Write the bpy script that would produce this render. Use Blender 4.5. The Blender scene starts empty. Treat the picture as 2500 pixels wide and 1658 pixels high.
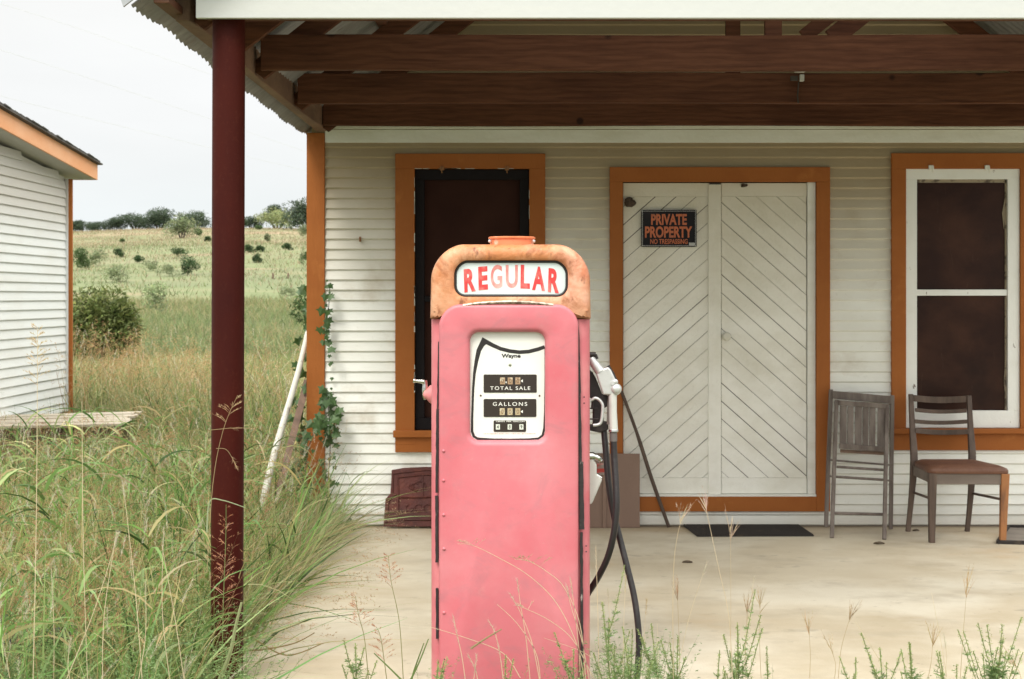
import bpy, math, random
import numpy as np
from mathutils import Vector, Matrix
random.seed(7); RNG = np.random.default_rng(11)
sc = bpy.context.scene
COL = sc.collection
F = 3472.2; EYE = 1.55; VX = 1290.0; HY = 725.0; DW = 9.645   # focal length in photo px, eye height, vanishing point, wall distance

# ------------------------------------------------------------------ camera
cd = bpy.data.cameras.new("camera"); cam = bpy.data.objects.new("camera", cd); COL.objects.link(cam)
cam.location = (0, -DW, EYE); cam.rotation_euler = (math.pi/2, 0, 0)
cd.lens = 50; cd.sensor_width = 36; cd.shift_x = -0.016; cd.shift_y = -0.0416
cd.clip_start = 0.1; cd.clip_end = 6000
cd.dof.use_dof = True; cd.dof.focus_distance = 5.42; cd.dof.aperture_fstop = 10
sc.camera = cam
sc.render.resolution_x = 1024; sc.render.resolution_y = 679

# ------------------------------------------------------------------ overcast sky and veiled sun
SUN_EL, SUN_AZ = math.radians(50), math.radians(205)
w = bpy.data.worlds.new("World"); sc.world = w; w.use_nodes = True
nt = w.node_tree; nt.nodes.clear()
def wn(t, **k):
    n = nt.nodes.new(t)
    for a, b in k.items(): setattr(n, a, b)
    return n
tc = wn('ShaderNodeTexCoord'); sep = wn('ShaderNodeSeparateXYZ'); nt.links.new(tc.outputs['Generated'], sep.inputs[0])
rmp = wn('ShaderNodeValToRGB'); nt.links.new(sep.outputs['Z'], rmp.inputs[0])
cr = rmp.color_ramp; cr.interpolation = 'EASE'
cr.elements[0].position = 0.0; cr.elements[0].color = (.75, .805, .82, 1)
cr.elements[1].position = 1.0; cr.elements[1].color = (3.75, 3.65, 3.42, 1)
e = cr.elements.new(.13); e.color = (.82, .828, .825, 1)
e = cr.elements.new(.22); e.color = (.835, .835, .82, 1)
e = cr.elements.new(.45); e.color = (2.2, 2.15, 2.02, 1)
mp = wn('ShaderNodeMapping'); mp.inputs['Scale'].default_value = (2, 2, 9); nt.links.new(tc.outputs['Generated'], mp.inputs[0])
nz = wn('ShaderNodeTexNoise'); nz.inputs['Scale'].default_value = 1.6; nz.inputs['Detail'].default_value = 6; nt.links.new(mp.outputs[0], nz.inputs[0])
mr = wn('ShaderNodeMapRange'); mr.inputs[1].default_value = .3; mr.inputs[2].default_value = .7; mr.inputs[3].default_value = .95; mr.inputs[4].default_value = 1.04
nt.links.new(nz.outputs[0], mr.inputs[0])
vm = wn('ShaderNodeVectorMath', operation='SCALE'); nt.links.new(rmp.outputs[0], vm.inputs[0]); nt.links.new(mr.outputs[0], vm.inputs['Scale'])
bg = wn('ShaderNodeBackground'); bg.inputs[1].default_value = 1.0; nt.links.new(vm.outputs[0], bg.inputs[0])
sky = wn('ShaderNodeTexSky', sky_type='NISHITA'); sky.sun_disc = False; sky.sun_elevation = SUN_EL; sky.sun_rotation = SUN_AZ
bg2 = wn('ShaderNodeBackground'); bg2.inputs[1].default_value = 0.004; nt.links.new(sky.outputs[0], bg2.inputs[0])
ad = wn('ShaderNodeAddShader'); nt.links.new(bg.outputs[0], ad.inputs[0]); nt.links.new(bg2.outputs[0], ad.inputs[1])
ow = wn('ShaderNodeOutputWorld'); nt.links.new(ad.outputs[0], ow.inputs[0])
sd = bpy.data.lights.new("sun", 'SUN'); sd.energy = 1.9; sd.angle = math.radians(16); sd.color = (1, .95, .87)
so = bpy.data.objects.new("sun", sd); COL.objects.link(so)
sdir = Vector((math.sin(SUN_AZ)*math.cos(SUN_EL), math.cos(SUN_AZ)*math.cos(SUN_EL), math.sin(SUN_EL)))
so.rotation_euler = sdir.to_track_quat('Z', 'Y').to_euler(); so.location = (-6, -12, 14)
vs = sc.view_settings; vs.view_transform = 'Standard'; vs.look = 'None'; vs.exposure = 0.17; vs.gamma = 1; vs.use_curve_mapping = False
sc.render.engine = 'CYCLES'
cy = sc.cycles; cy.use_denoising = True; cy.use_adaptive_sampling = False; cy.max_bounces = 7; cy.diffuse_bounces = 4; cy.glossy_bounces = 3; cy.transmission_bounces = 4; cy.transparent_max_bounces = 6

# ------------------------------------------------------------------ helpers
def W(x, y, d):            # photo pixel at a chosen real distance -> world point
    return Vector(((x-VX)*d/F, d-DW, EYE-(y-HY)*d/F))
def WX(x, d=DW): return (x-VX)*d/F
def WZ(y, d=DW): return EYE-(y-HY)*d/F
def FL(x, y, z=0.0):       # point on the floor at height z
    d = F*(EYE-z)/(y-HY); return Vector(((x-VX)*d/F, d-DW, z))

MATS = {}
def mat(name, base, layers=(), rough=.6, metal=0, bump=0, bscale=30, bvec=(1,1,1), spec=.5, coat=0, attr=None, transl=0, rvar=0):
    """layers: (colour, scale, (sx,sy,sz), lo, hi, amount[, kind])"""
    m = bpy.data.materials.new(name); m.use_nodes = True; t = m.node_tree; N = t.nodes; L = t.links
    p = N['Principled BSDF']; p.inputs['Roughness'].default_value = rough; p.inputs['Metallic'].default_value = metal
    p.inputs['Specular IOR Level'].default_value = spec; p.inputs['Coat Weight'].default_value = coat
    tcn = N.new('ShaderNodeTexCoord')
    if attr:
        a = N.new('ShaderNodeAttribute'); a.attribute_name = attr; cur = a.outputs['Color']
    else:
        c = N.new('ShaderNodeRGB'); c.outputs[0].default_value = (*base, 1); cur = c.outputs[0]
    for i, ly in enumerate(layers):
        col, scl, vec, lo, hi, amt = ly[:6]; kind = ly[6] if len(ly) > 6 else 'noise'
        mpn = N.new('ShaderNodeMapping'); mpn.inputs['Scale'].default_value = vec; mpn.inputs['Location'].default_value = (i*7.3+1, i*3.1, i*5.7)
        L.new(tcn.outputs['Object'], mpn.inputs[0])
        if kind == 'noise' or kind == 'wisp':
            n = N.new('ShaderNodeTexNoise'); n.inputs['Scale'].default_value = scl; n.inputs['Detail'].default_value = 8; n.inputs['Roughness'].default_value = .62
            if kind == 'wisp': n.inputs['Distortion'].default_value = 1.6
            L.new(mpn.outputs[0], n.inputs[0]); src = n.outputs[0]
        elif kind == 'wave':
            n = N.new('ShaderNodeTexWave'); n.wave_type = 'BANDS'; n.bands_direction = 'Z'; n.inputs['Scale'].default_value = scl; n.inputs['Distortion'].default_value = 9; n.inputs['Detail'].default_value = 3; n.inputs['Detail Scale'].default_value = 1.2
            L.new(mpn.outputs[0], n.inputs[0]); src = n.outputs['Fac']
        elif kind == 'vor':
            n = N.new('ShaderNodeTexVoronoi'); n.inputs['Scale'].default_value = scl; L.new(mpn.outputs[0], n.inputs['Vector']); src = n.outputs['Distance']
        elif kind == 'z' or kind == 'y' or kind == 'x':
            mpn.inputs['Location'].default_value = (0, 0, 0)
            n = N.new('ShaderNodeSeparateXYZ'); L.new(mpn.outputs[0], n.inputs[0])
            nn = N.new('ShaderNodeTexNoise'); nn.inputs['Scale'].default_value = scl; nn.inputs['Detail'].default_value = 5; L.new(tcn.outputs['Object'], nn.inputs[0])
            ma = N.new('ShaderNodeMath'); ma.operation = 'MULTIPLY_ADD'; L.new(nn.outputs[0], ma.inputs[0]); ma.inputs[1].default_value = (ly[7] if len(ly) > 7 else 0)
            L.new(n.outputs[kind.upper()], ma.inputs[2]); src = ma.outputs[0]
        r = N.new('ShaderNodeMapRange'); r.clamp = True; r.inputs[1].default_value = lo; r.inputs[2].default_value = hi; r.inputs[3].default_value = 0; r.inputs[4].default_value = amt
        L.new(src, r.inputs[0])
        mx = N.new('ShaderNodeMix'); mx.data_type = 'RGBA'; L.new(r.outputs[0], mx.inputs['Factor']); L.new(cur, mx.inputs['A'])
        mx.inputs['B'].default_value = (*col, 1); cur = mx.outputs['Result']
    L.new(cur, p.inputs['Base Color'])
    if bump:
        mpn = N.new('ShaderNodeMapping'); mpn.inputs['Scale'].default_value = bvec; L.new(tcn.outputs['Object'], mpn.inputs[0])
        n = N.new('ShaderNodeTexNoise'); n.inputs['Scale'].default_value = bscale; n.inputs['Detail'].default_value = 6; L.new(mpn.outputs[0], n.inputs[0])
        b = N.new('ShaderNodeBump'); b.inputs['Strength'].default_value = bump; b.inputs['Distance'].default_value = .01; L.new(n.outputs[0], b.inputs['Height']); L.new(b.outputs[0], p.inputs['Normal'])
        if rvar:
            r2 = N.new('ShaderNodeMapRange'); r2.inputs[1].default_value = .3; r2.inputs[2].default_value = .7; r2.inputs[3].default_value = rough-rvar; r2.inputs[4].default_value = rough+rvar
            L.new(n.outputs[0], r2.inputs[0]); L.new(r2.outputs[0], p.inputs['Roughness'])
    if transl:
        tr = N.new('ShaderNodeBsdfTranslucent'); L.new(cur, tr.inputs[0]); ms = N.new('ShaderNodeMixShader'); ms.inputs[0].default_value = transl
        L.new(p.outputs[0], ms.inputs[1]); L.new(tr.outputs[0], ms.inputs[2]); L.new(ms.outputs[0], N['Material Output'].inputs[0])
    MATS[name] = m
    return m

def setp(o, label=None, cat=None, group=None, kind=None):
    if label: o['label'] = label
    if cat: o['category'] = cat
    if group: o['group'] = group
    if kind: o['kind'] = kind
    return o
def thing(name, label, cat, loc=(0, 0, 0), group=None):
    o = bpy.data.objects.new(name, None); COL.objects.link(o); o.location = loc; o.empty_display_size = .2
    return setp(o, label, cat, group)
def link(name, me, parent=None, label=None):
    o = bpy.data.objects.new(name, me); COL.objects.link(o)
    if parent is not None:
        o.parent = parent
        pm = Matrix.Translation(parent.location) if parent.type == 'EMPTY' else Matrix()
        if parent.type != 'EMPTY' and parent.parent is not None: pm = Matrix()
        o.matrix_parent_inverse = pm.inverted() if parent.type == 'EMPTY' else Matrix()
    if label: o['label'] = label
    return o

class MB:
    def __init__(s): s.v = []; s.f = []; s.m = []
    def add(s, vs, fs, mi=0):
        b = len(s.v); s.v += [tuple(q) for q in vs]; s.f += [tuple(b+i for i in q) for q in fs]; s.m += [mi]*len(fs); return s
    def box(s, x0, x1, y0, y1, z0, z1, mi=0):
        vs = [(x, y, z) for z in (z0, z1) for y in (y0, y1) for x in (x0, x1)]
        return s.add(vs, [(0, 2, 3, 1), (4, 5, 7, 6), (0, 1, 5, 4), (2, 6, 7, 3), (0, 4, 6, 2), (1, 3, 7, 5)], mi)
    def bar(s, p0, p1, w0, t0, side=None, w1=None, t1=None, mi=0):
        """a bar from p0 to p1; w across `side`, t across the third direction"""
        p0 = Vector(p0); p1 = Vector(p1); d = (p1-p0).normalized()
        sd_ = Vector(side) if side else Vector((1, 0, 0))
        if abs(sd_.normalized().dot(d)) > .98: sd_ = Vector((0, 1, 0)) if abs(d.y) < .9 else Vector((0, 0, 1))
        u = (sd_-d*sd_.dot(d)).normalized(); n = d.cross(u)
        w1 = w0 if w1 is None else w1; t1 = t0 if t1 is None else t1
        vs = []
        for p, w_, t_ in ((p0, w0, t0), (p1, w1, t1)):
            for a, b in ((-1, -1), (1, -1), (1, 1), (-1, 1)): vs.append(p+u*(a*w_/2)+n*(b*t_/2))
        return s.add(vs, [(3, 2, 1, 0), (4, 5, 6, 7), (0, 1, 5, 4), (1, 2, 6, 5), (2, 3, 7, 6), (3, 0, 4, 7)], mi)
    def tube(s, pts, r, n=10, mi=0, cap=True):
        pts = [Vector(p) for p in pts]; rs = r if isinstance(r, (list, tuple)) else [r]*len(pts)
        base = len(s.v); u = None
        for i, p in enumerate(pts):
            d = (pts[min(i+1, len(pts)-1)]-pts[max(i-1, 0)]).normalized()
            if u is None: u = d.orthogonal().normalized()
            u = (u-d*u.dot(d)).normalized(); v = d.cross(u)
            for k in range(n):
                a = 2*math.pi*k/n; s.v.append(tuple(p+(u*math.cos(a)+v*math.sin(a))*rs[i]))
        for i in range(len(pts)-1):
            for k in range(n):
                a = base+i*n+k; b = base+i*n+(k+1) % n; s.f.append((a, b, b+n, a+n)); s.m.append(mi)
        if cap:
            s.f.append(tuple(base+k for k in reversed(range(n)))); s.m.append(mi)
            e_ = base+(len(pts)-1)*n; s.f.append(tuple(e_+k for k in range(n))); s.m.append(mi)
        return s
    def prism(s, poly, d0, d1, mi=0):
        """poly: list of 3-D points (planar); extruded by vectors d0 .. d1"""
        d0 = Vector(d0); d1 = Vector(d1); n = len(poly); P0 = [Vector(p)+d0 for p in poly]; P1 = [Vector(p)+d1 for p in poly]
        return s.add(P0+P1, [tuple(range(n)), tuple(reversed(range(n, 2*n)))]+[(i, n+i, n+(i+1) % n, (i+1) % n) for i in range(n)], mi)
    def loops(s, LL, cap0=False, cap1=False, mi=0):
        n = len(LL[0]); b = len(s.v)
        for lp in LL: s.v += [tuple(p) for p in lp]
        for i in range(len(LL)-1):
            for k in range(n):
                a = b+i*n+k; c = b+i*n+(k+1) % n; s.f.append((a, c, c+n, a+n)); s.m.append(mi)
        if cap0: s.f.append(tuple(reversed(range(b, b+n)))); s.m.append(mi)
        if cap1: s.f.append(tuple(range(b+(len(LL)-1)*n, b+len(LL)*n))); s.m.append(mi)
        return s
    def lathe(s, c, axis, prof, n=24, mi=0):
        """prof: (r, h) along axis from c"""
        c = Vector(c); ax = Vector(axis).normalized(); u = ax.orthogonal().normalized(); v = ax.cross(u)
        LL = [[c+ax*h+(u*math.cos(2*math.pi*k/n)+v*math.sin(2*math.pi*k/n))*max(r, 1e-4) for k in range(n)] for r, h in prof]
        return s.loops(LL, True, True, mi)
    def build(s, name, m, parent=None, smooth=None, bevel=0, label=None, segs=2, recalc=True):
        me = bpy.data.meshes.new(name); me.from_pydata(s.v, [], s.f); 
        for q in (m if isinstance(m, (list, tuple)) else [m]): me.materials.append(q)
        me.polygons.foreach_set('material_index', s.m)
        if recalc:
            import bmesh
            bm = bmesh.new(); bm.from_mesh(me); bmesh.ops.recalc_face_normals(bm, faces=bm.faces); bm.to_mesh(me); bm.free()
        if smooth is not None:
            me.polygons.foreach_set('use_smooth', [True]*len(me.polygons)); me.set_sharp_from_angle(angle=math.radians(smooth))
        me.update()
        o = link(name, me, parent, label)
        if bevel:
            b = o.modifiers.new('bevel', 'BEVEL'); b.width = bevel; b.segments = segs; b.limit_method = 'ANGLE'; b.angle_limit = math.radians(40)
        return o

def catmull(pts, k=8):
    pts = [Vector(p) for p in pts]; out = []
    q = [pts[0]]+pts+[pts[-1]]
    for i in range(1, len(q)-2):
        a, b, c, d = q[i-1], q[i], q[i+1], q[i+2]
        for j in range(k):
            t = j/k; out.append(.5*((2*b)+(c-a)*t+(2*a-5*b+4*c-d)*t*t+(3*b-a-3*c+d)*t**3))
    out.append(pts[-1]); return out

def blades(B, D, Ln, Wd, Bend, segs, colr, wide=None, tipc=None, power=1.6, wv=None):
    """many blades: base B(N,3), direction D(N,3), length, width, bend vector(N,3) -> arrays"""
    n = len(B); t = np.linspace(0, 1, segs+1)
    P = B[:, None, :]+D[:, None, :]*(Ln[:, None]*t)[:, :, None]+Bend[:, None, :]*(Ln[:, None]*t**2)[:, :, None]
    R = RNG.normal(size=(n, 3)) if wv is None else wv
    U = np.cross(D, R); U /= np.linalg.norm(U, axis=1)[:, None]+1e-9
    wt = np.clip(1-t**power, .06, 1)*np.clip(.55+3*t, 0, 1)
    off = U[:, None, :]*(Wd[:, None]*wt*.5)[:, :, None]
    V = np.stack([P-off, P+off], axis=2).reshape(-1, 3)
    i = np.arange(n)[:, None]*(segs+1)*2+np.arange(segs)[None, :]*2
    Fq = np.stack([i, i+1, i+3, i+2], axis=2).reshape(-1, 4)
    C = np.repeat(colr[:, None, :], (segs+1)*2, axis=1)
    if tipc is not None:
        tt = np.repeat(t, 2)[None, :, None]**1.5; C = C*(1-tt)+tipc[:, None, :]*tt
    return V, Fq, C.reshape(-1, 3)
def join(parts):
    V = []; Fq = []; C = []; b = 0
    for v, f, c in parts: V.append(v); Fq.append(f+b); C.append(c); b += len(v)
    return np.concatenate(V), np.concatenate(Fq), np.concatenate(C)
def npmesh(name, parts, m, parent=None, label=None):
    V, Q, C = join(parts)
    me = bpy.data.meshes.new(name); me.vertices.add(len(V)); me.vertices.foreach_set('co', V.astype(np.float32).ravel())
    me.loops.add(Q.size); me.loops.foreach_set('vertex_index', Q.astype(np.int32).ravel())
    me.polygons.add(len(Q)); me.polygons.foreach_set('loop_start', (np.arange(len(Q))*4).astype(np.int32)); me.polygons.foreach_set('loop_total', np.full(len(Q), 4, np.int32))
    me.polygons.foreach_set('use_smooth', np.ones(len(Q), bool))
    a = me.color_attributes.new('tint', 'FLOAT_COLOR', 'POINT'); a.data.foreach_set('color', np.concatenate([C, np.ones((len(C), 1))], 1).astype(np.float32).ravel())
    me.materials.append(m); me.update(calc_edges=True)
    return link(name, me, parent, label)
def pick(pal, n, wts=None, var=.16):
    pal = np.array(pal); w_ = None if wts is None else np.array(wts)/sum(wts)
    c = pal[RNG.choice(len(pal), n, p=w_)]*(1+RNG.normal(0, var, (n, 1)))*(1+RNG.normal(0, .05, (n, 3)))
    return np.clip(c, .01, .9)
def unit(a): return a/(np.linalg.norm(a, axis=-1, keepdims=True)+1e-9)

def text_mesh(txt, bold=0.0, spacing=1.0):
    cu = bpy.data.curves.new('t', 'FONT'); cu.body = txt; cu.offset = bold; cu.space_character = spacing; cu.resolution_u = 6
    o = bpy.data.objects.new('t', cu); COL.objects.link(o); dg = bpy.context.evaluated_depsgraph_get()
    me = bpy.data.meshes.new_from_object(o.evaluated_get(dg)); COL.objects.unlink(o); bpy.data.objects.remove(o)
    vs_ = [tuple(v.co) for v in me.vertices]; fs = [tuple(p.vertices) for p in me.polygons]; bpy.data.meshes.remove(me)
    return vs_, fs
def put_text(mb, txt, x0, x1, z0, z1, y, bold=0.0, spacing=1.0, warp=None, mi=0):
    """flat letters filling the box x0..x1, z0..z1 on the plane y"""
    vs_, fs = text_mesh(txt, bold, spacing)
    xs = [v[0] for v in vs_]; ys = [v[1] for v in vs_]; ax, bx, ay, by = min(xs), max(xs), min(ys), max(ys)
    out = []
    for v in vs_:
        u = (v[0]-ax)/(bx-ax); q = (v[1]-ay)/(by-ay)
        lo, hi = (z0, z1) if warp is None else warp(x0+(x1-x0)*u)
        out.append((x0+(x1-x0)*u, y, lo+(hi-lo)*q))
    mb.add(out, fs, mi)

# ------------------------------------------------------------------ materials
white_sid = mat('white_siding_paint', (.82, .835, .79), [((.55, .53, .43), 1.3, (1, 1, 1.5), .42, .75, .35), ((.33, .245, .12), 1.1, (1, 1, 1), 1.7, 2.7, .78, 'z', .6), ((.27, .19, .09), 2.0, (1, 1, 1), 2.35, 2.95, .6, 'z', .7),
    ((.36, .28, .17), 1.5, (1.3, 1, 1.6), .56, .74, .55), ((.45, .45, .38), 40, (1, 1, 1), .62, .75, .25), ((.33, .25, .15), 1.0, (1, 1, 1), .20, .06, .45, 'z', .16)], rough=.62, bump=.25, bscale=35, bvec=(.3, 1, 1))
white_shed = mat('white_shed_paint', (.66, .69, .69), [((.5, .47, .4), 1.6, (1, .6, 3), .5, .8, .35), ((.35, .3, .24), 1.1, (1, .5, 1.2), 2.7, 3.25, .55, 'z', .4), ((.4, .36, .3), 30, (1, .2, 1), .64, .75, .4)], rough=.65, bump=.2, bscale=30)
white_trim = mat('white_trim_paint', (.78, .79, .74), [((.5, .46, .33), 1.7, (1, 1, 4), .45, .8, .5), ((.2, .16, .1), 22, (.5, 1, 1), .74, .82, .6)], rough=.55, bump=.2, bscale=30)
fascia_m = mat('white_fascia_paint', (.53, .545, .535), [((.6, .6, .55), 2.5, (.5, 1, 6), .5, .8, .4), ((.12, .12, .11), 14, (.35, 1, 3), .76, .80, .8)], rough=.5, bump=.1)
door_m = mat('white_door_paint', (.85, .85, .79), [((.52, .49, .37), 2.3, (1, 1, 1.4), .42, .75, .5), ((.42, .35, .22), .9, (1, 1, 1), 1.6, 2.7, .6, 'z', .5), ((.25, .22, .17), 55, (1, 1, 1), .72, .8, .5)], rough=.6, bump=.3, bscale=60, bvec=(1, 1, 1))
gap_m = mat('dark_gap', (.05, .042, .035), rough=.9)
orange = mat('orange_brown_paint', (.33, .108, .022), [((.27, .078, .014), 2.2, (1, 1, 2), .4, .7, .6), ((.62, .26, .07), 5, (1, 1, 1), .6, .8, .4), ((.2, .08, .03), 45, (1, 1, .4), .68, .78, .6)], rough=.6, spec=.25, bump=.25, bscale=40, bvec=(1, 1, .3))
orange_pale = mat('faded_orange_paint', (.72, .33, .15), [((.8, .5, .32), 3, (1, .4, 1), .4, .75, .6), ((.4, .17, .07), 25, (1, .3, 1), .66, .76, .5)], rough=.6, bump=.2)
beam_m = mat('dark_stained_timber', (.115, .047, .026), [((.050, .018, .010), 8, (.3, 1, 1), .3, .95, .32, 'wave'), ((.05, .018, .010), 3, (.5, 1, 2), .46, .66, .5), ((.25, .09, .032), 1.3, (.35, 1, 1.5), .60, .80, .5, 'wisp'),
    ((.035, .013, .008), 60, (.05, 1, 1), .48, .66, .5), ((.022, .010, .008), 2.6, (1, 1, 1), .075, .045, .9, 'vor'), ((.02, .01, .008), 9, (.8, 1, 1.6), .72, .78, .8), ((.55, .48, .36), 26, (1.3, 1.3, .25), .755, .785, .8)], rough=.75, spec=.12, bump=.4, bscale=60, bvec=(.1, 1, 1))
beam_y = mat('dark_stained_timber_lengthwise', (.13, .05, .024), [((.04, .018, .012), 7, (1, .16, 1), .4, .62, .8), ((.26, .14, .08), 3, (1, .3, 1), .6, .82, .7)], rough=.65, bump=.3, bscale=50, bvec=(1, .1, 1))
roof_m = mat('weathered_roof_sheet', (.30, .31, .31), [((.17, .16, .15), 2, (1, 2, 1), .4, .7, .7), ((.42, .43, .43), 6, (1, .6, 1), .55, .75, .5), ((.2, .12, .07), 8, (1, 1, 1), .64, .76, .4)], rough=.5, metal=.35, bump=.15)
steel_dk = mat('dark_red_post_paint', (.054, .0088, .0058), [((.085, .022, .012), 60, (1, 1, 1), .55, .72, .5), ((.028, .006, .006), 2, (1, 1, .7), .42, .7, .6), ((.12, .07, .06), 120, (1, 1, .7), .68, .76, .5)], rough=.5, bump=.12, bscale=200, spec=.08)
concrete = mat('stained_concrete', (.54, .485, .375), [((.43, .36, .25), .8, (.9, 1.1, 1), .42, .64, .8), ((.62, .58, .48), 1.3, (.9, 1.1, 1), .46, .64, .8), ((.38, .33, .25), 3.3, (.7, 1.2, 1), .54, .70, .6),
    ((.46, .31, .17), 1.2, (.8, 1.2, 1), .58, .74, .5), ((.27, .24, .19), 4.5, (.7, 1.2, 1), .62, .70, .6), ((.35, .29, .19), .55, (1, 1.3, 1), .52, .66, .5), ((.25, .22, .17), 16, (1, 1, 1), .64, .72, .5), ((.13, .12, .10), 3.1, (.55, 1.8, 1), .70, .76, .55), ((.3, .28, .23), 90, (1, 1, 1), .6, .75, .3), ((.33, .24, .14), 2.2, (1, 1, 1), -.62, .02, .8, 'y', -.3), ((.12, .085, .055), 7, (1, 1, 1), -.10, -.01, .85, 'y', .05)], rough=.75, bump=.35, bscale=120)
soil = mat('dry_soil_and_litter', (.13, .10, .06), [((.26, .21, .12), 9, (1, 1, 1), .45, .65, .8), ((.08, .09, .035), 3, (1, 1, 1), .5, .7, .7), ((.05, .04, .025), 30, (1, 1, 1), .55, .7, .6)], rough=.95, bump=.8, bscale=60)
dark_pane = mat('dusty_dark_glass', (.026, .009, .006), [((.060, .024, .014), 2.1, (1, 1, 1.3), .42, .68, .9), ((.014, .006, .005), 1.3, (1, 1, .8), .5, .7, .8), ((.10, .06, .04), 7, (1.5, 1, .3), .64, .76, .5, 'wisp'), ((.12, .08, .06), 40, (1, 1, .7), .72, .80, .5)], rough=.35, spec=.18, bump=.1, bscale=10)
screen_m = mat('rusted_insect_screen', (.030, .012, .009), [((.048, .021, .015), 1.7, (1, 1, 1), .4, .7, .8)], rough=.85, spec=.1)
black_sash = mat('black_sash_paint', (.009, .007, .008), [((.6, .55, .45), 26, (1, 1, .5), .73, .77, .85), ((.10, .05, .03), 9, (1, 1, .4), .66, .74, .6)], rough=.65, spec=.15, bump=.3)
sash_white = mat('flaking_white_sash_paint', (.80, .82, .80), [((.16, .12, .09), 26, (1, 1, .5), .67, .71, .9), ((.6, .58, .5), 3, (1, 1, 1), .5, .8, .5)], rough=.55, bump=.25)
grey_wood = mat('silver_weathered_wood', (.19, .16, .14), [((.08, .06, .05), 18, (1, 1, .12), .4, .65, .8), ((.27, .235, .205), 12, (1, 1, .15), .58, .78, .7)], rough=.8, bump=.4, bscale=60, bvec=(1, 1, .1))
grey_plank = mat('silver_weathered_plank', (.42, .37, .29), [((.26, .22, .17), 9, (.1, 1, 1), .4, .65, .8), ((.55, .50, .42), 6, (.15, 1, 1), .55, .75, .7)], rough=.85, bump=.4, bscale=50, bvec=(.1, 1, 1))
chair_wood = mat('worn_brown_chair_wood', (.105, .07, .052), [((.05, .032, .024), 16, (1, 1, .15), .4, .65, .8), ((.19, .14, .11), 9, (1, 1, .2), .56, .76, .75)], rough=.6, bump=.3, bscale=60, bvec=(1, 1, .1))
chair_bare = mat('bare_orange_chair_wood', (.33, .14, .05), [((.14, .06, .03), 11, (1, 1, .2), .55, .7, .9), ((.52, .27, .1), 7, (1, 1, .3), .5, .75, .5)], rough=.6)
leather = mat('cracked_brown_seat_leather', (.155, .070, .040), [((.1, .035, .02), 8, (1, 1, 1), .4, .65, .7), ((.34, .17, .1), 20, (1, 1, 1), .6, .75, .6)], rough=.5, bump=.5, bscale=70)
rubber_mat = mat('black_rubber_mat', (.030, .025, .023), [((.2, .14, .09), 9, (1, 1, 1), .58, .75, .5)], rough=.85, bump=.8, bscale=120)
rust_dark = mat('dark_red_rust', (.10, .022, .016), [((.05, .014, .012), 6, (1, 1, 1), .42, .65, .8), ((.19, .055, .03), 15, (1, 1, 1), .55, .75, .7)], rough=.7, bump=.7, bscale=60)
ply = mat('brown_hardboard', (.215, .14, .105), [((.16, .10, .075), 2.5, (1, 1, .6), .4, .7, .6), ((.3, .22, .17), 60, (1, 1, 1), .6, .8, .3)], rough=.7)
pipe_white = mat('chipped_white_pipe_paint', (.55, .545, .49), [((.2, .17, .13), 13, (1, 1, .6), .6, .68, .8), ((.42, .4, .33), 4, (1, 1, 1), .45, .7, .6)], rough=.6, bump=.2)
old_plank = mat('brown_old_plank', (.19, .125, .09), [((.09, .06, .045), 15, (1, 1, .12), .4, .65, .8)], rough=.85)
leaf_m = mat('leaf_green', (.1, .2, .05), rough=.6, attr='tint', transl=.3, spec=.3)
grass_m = mat('grass_blade', (.2, .25, .1), rough=.5, attr='tint', transl=.42, spec=.35)
bark = mat('dark_bark', (.07, .055, .045), rough=.9, bump=.6)
wire_m = mat('pale_wire', (.72, .74, .75), rough=.6)
tower_m = mat('pale_hazed_tank', (.72, .75, .78), rough=.6)  # distance haze is put into the tank's pale colour
shingle = mat('dark_roof_shingle', (.075, .07, .065), [((.15, .14, .13), 14, (1, 1, 1), .45, .7, .7)], rough=.9, bump=.8, bscale=50)
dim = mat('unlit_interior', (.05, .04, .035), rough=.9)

# ------------------------------------------------------------------ terrain
def terr(X, d):
    X = np.asarray(X, float); d = np.asarray(d, float)
    z = np.interp(d, [-60, 5.7, 12, 26, 60, 90, 380, 470, 2600], [-.12, -.12, -.10, -.12, .15, 1.5, 19.6, 21, -20])
    z = z+np.clip((d-70)/200, 0, 1)*(1.1*np.sin(X*.021+1.1)+.7*np.sin(X*.055+d*.02)+.5*np.sin(d*.05+X*.01))+np.clip((d-200)/180, 0, 1)*np.clip(X+130, -60, 160)*.018
    return z
ds = np.concatenate([np.linspace(-40, 4, 14), np.linspace(4.6, 40, 60), np.geomspace(41, 520, 110), np.geomspace(540, 2600, 14)])
us = np.linspace(-1, 1, 161)
G = []
for d in ds:
    X = us*np.abs(us)**.5*(45+max(d, 0)*1.15)
    Z = terr(X, np.full_like(X, d)); G.append(np.stack([X, np.full_like(X, d-DW), Z], 1))
G = np.array(G); nr, nc = G.shape[:2]
me = bpy.data.meshes.new('terrain'); idx = np.arange(nr*nc).reshape(nr, nc)
me.from_pydata(G.reshape(-1, 3).tolist(), [], np.stack([idx[:-1, :-1], idx[:-1, 1:], idx[1:, 1:], idx[1:, :-1]], 2).reshape(-1, 4).tolist())
me.polygons.foreach_set('use_smooth', [True]*len(me.polygons))
hill_m = mat('dry_hill_grass', (.11, .135, .058), [((.25, .21, .12), .8, (.02, .03, .02), 130, 300, .95, 'y', 80), ((.125, .155, .06), .05, (1, 1.6, 1), .42, .56, .85), ((.21, .19, .105), .13, (.7, 1.8, 1), .5, .68, .6),
    ((.27, .17, .11), .045, (.6, 1.7, 1), .54, .66, .6), ((.10, .14, .05), .6, (.7, 1.3, 1), .55, .72, .45), ((.12, .11, .06), 2.6, (.5, 1.2, 1), .5, .75, .4), ((.09, .10, .045), 1.0, (1, 1, 1), 55, 14, .85, 'y', 12)], rough=.95, bump=.9, bscale=1.2)
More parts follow.
